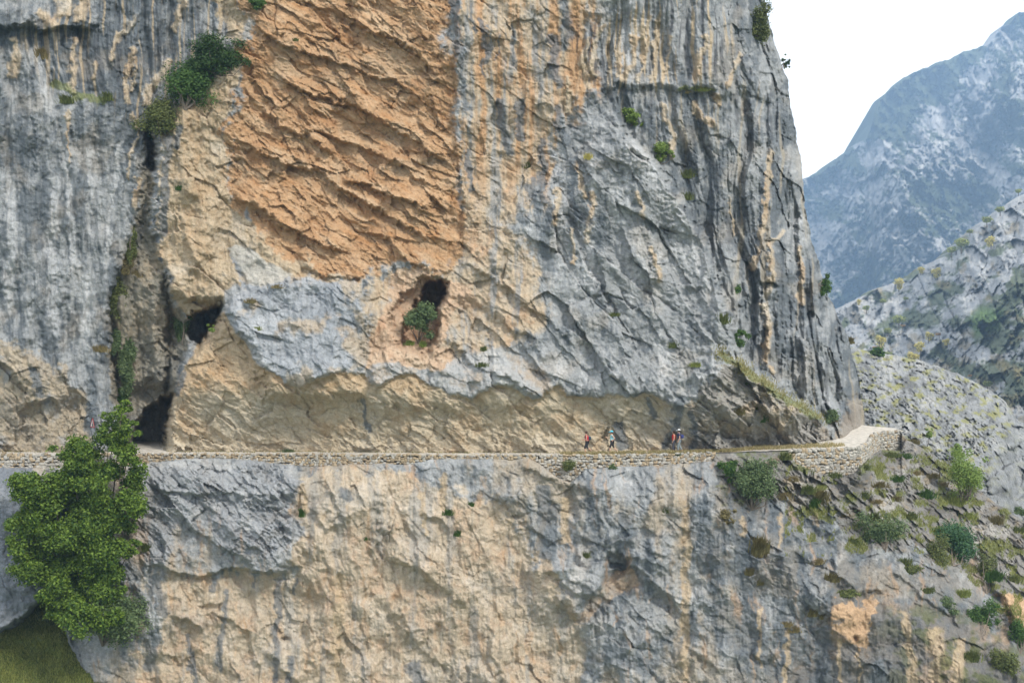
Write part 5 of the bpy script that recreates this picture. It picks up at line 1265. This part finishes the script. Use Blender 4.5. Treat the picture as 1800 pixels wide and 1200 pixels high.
    if pack:
        b = bpy.data.objects.new('backpack', None)
        e2 = empty('backpack', loc, rz); e2.scale = (k, k, k); tag(e2, pack[0], 'backpack')
        s = Sk(); px = -.20; i = s.add((q(1.05) + px, 0, 1.04), (.09, .13)); i = s.add((q(1.2) + px - .02, 0, 1.20), (.115, .15), i); s.add((q(1.36) + px + .01, 0, 1.37), (.085, .12), i)
        skin_obj('bag', s.v, s.e, s.r, pack[1], e2)
        for sd_ in (1, -1):
            s = Sk(); i = s.add((q(1.4) - .13, sd_ * .09, 1.40), .018); i = s.add((q(1.45), sd_ * .10, 1.49), .018, i); i = s.add((q(1.38) + .12, sd_ * .11, 1.36), .018, i); i = s.add((q(1.2) + .13, sd_ * .13, 1.2), .018, i); s.add((q(1.1) - .10, sd_ * .15, 1.08), .015, i)
            skin_obj('strap', s.v, s.e, s.r, pack[1], e2, sub=1)
    return e
M_EYE = plain_mat('eye', (.03, .02, .02), .3)
fab = lambda n, c: plain_mat(n, c, .85, .12, 14, .2)
RED, REDB, BLK, TEAL, NAVY, BLUE, GREYT, KHK = fab('red_cloth', (.50, .012, .03)), fab('bright_red_cloth', (.62, .015, .015)), fab('black_cloth', (.018, .018, .022)), fab('aqua_cloth', (.30, .55, .58)), fab('navy_cloth', (.03, .035, .08)), fab('blue_cloth', (.07, .13, .40)), fab('grey_trousers', (.20, .23, .24)), fab('dark_trousers', (.05, .05, .07))
HB, HD = fab('brown_hair', (.05, .025, .015)), fab('dark_hair', (.025, .018, .015)); CAPB, CAPW = fab('turquoise_cap', (.10, .55, .72)), fab('white_cap', (.8, .8, .78)); SHG, SHW = fab('grey_shoes', (.16, .14, .20)), fab('pale_shoes', (.6, .55, .52))
FB = fab('dark_pack', (.03, .05, .07)); FB2 = fab('blue_pack', (.03, .04, .16))
def at_path(a, off):
    D = edge_D(np.array([a]))[0] + off; return ((a - 900) / FOC * D, D, ZP + .02)
walk1 = dict(leg_l=((.17, .52), (.13, .10), (.27, .04)), leg_r=((.0, .50), (-.34, .22), (-.32, .08)),
             arm_l=((.02, .03, -.27), (.22, -.06, -.06)), arm_r=((-.02, .03, -.27), (.22, -.06, -.02)))
walk2 = dict(leg_l=((.16, .52), (.20, .10), (.33, .05)), leg_r=((-.10, .50), (-.40, .19), (-.38, .06)),
             arm_l=((-.20, .05, -.20), (.14, -.03, -.20)), arm_r=((.14, .03, -.25), (.20, -.04, .05)))
walk3 = dict(leg_l=((.10, .50), (.06, .10), (.20, .04)), leg_r=((-.02, .49), (-.12, .10), (.02, .045)),
             arm_l=((.02, .05, -.27), (.10, -.02, -.22)), arm_r=((-.04, .05, -.27), (.04, .0, -.24)))
walk4 = dict(leg_l=((.12, .50), (.10, .10), (.24, .04)), leg_r=((.0, .49), (-.22, .13), (-.12, .05)),
             arm_l=((-.02, .05, -.28), (.10, -.02, -.23)), arm_r=((-.06, .05, -.27), (.12, -.05, -.2)))
person('hiker in red sleeveless top and black cropped trousers walking left, leftmost of the four', at_path(1032, .75), R(180), 1.72, walk1, RED, BLK, .35, SHG, HB, lean=.10, longhair=False, pack=('small grey-blue backpack on the leftmost hiker in red', FB))
person('hiker in aqua top with turquoise cap and black cropped trousers striding left', at_path(1076, .75), R(180), 1.72, walk2, TEAL, BLK, .3, SHW, HB, 'cap', CAPB, sleeve=.25, lean=.04, longhair=True)
person('hiker in bright red top and dark trousers walking left beside a man in navy', at_path(1184.5, 1.0), R(186), 1.64, walk3, REDB, KHK, .85, SHG, HB, lean=.02)
person('man in navy and blue shirt with white cap and grey trousers, rightmost hiker', at_path(1194.5, .7), R(176), 1.78, walk4, NAVY, GREYT, .85, SHW, HD, 'cap', CAPW, sleeve=.55, lean=.06, pack=('dark blue backpack on the rightmost hiker with the white cap', FB2))

# ================================================================== HAZE
def haze():
    x0, x1, y0, y1, z0, z1 = -2350, 2350, -2250, 2900, -112, 960
    bm = bmesh.new(); bmesh.ops.create_cube(bm, size=1)
    for v in bm.verts: v.co = Vector(((x0 + x1) / 2 + v.co.x * (x1 - x0), (y0 + y1) / 2 + v.co.y * (y1 - y0), (z0 + z1) / 2 + v.co.z * (z1 - z0)))
    me = bpy.data.meshes.new('haze'); bm.to_mesh(me); bm.free()
    m = bpy.data.materials.new('haze'); m.use_nodes = True; t = m.node_tree; t.nodes.clear()
    o_ = t.nodes.new('ShaderNodeOutputMaterial'); v = t.nodes.new('ShaderNodeVolumePrincipled')
    v.inputs['Color'].default_value = (.42, .63, .92, 1); v.inputs['Density'].default_value = .00029; v.inputs['Anisotropy'].default_value = .2
    t.links.new(v.outputs[0], o_.inputs['Volume']); me.materials.append(m)
    o = bpy.data.objects.new('haze', me); C.objects.link(o); tag(o, kind='stuff')
haze()
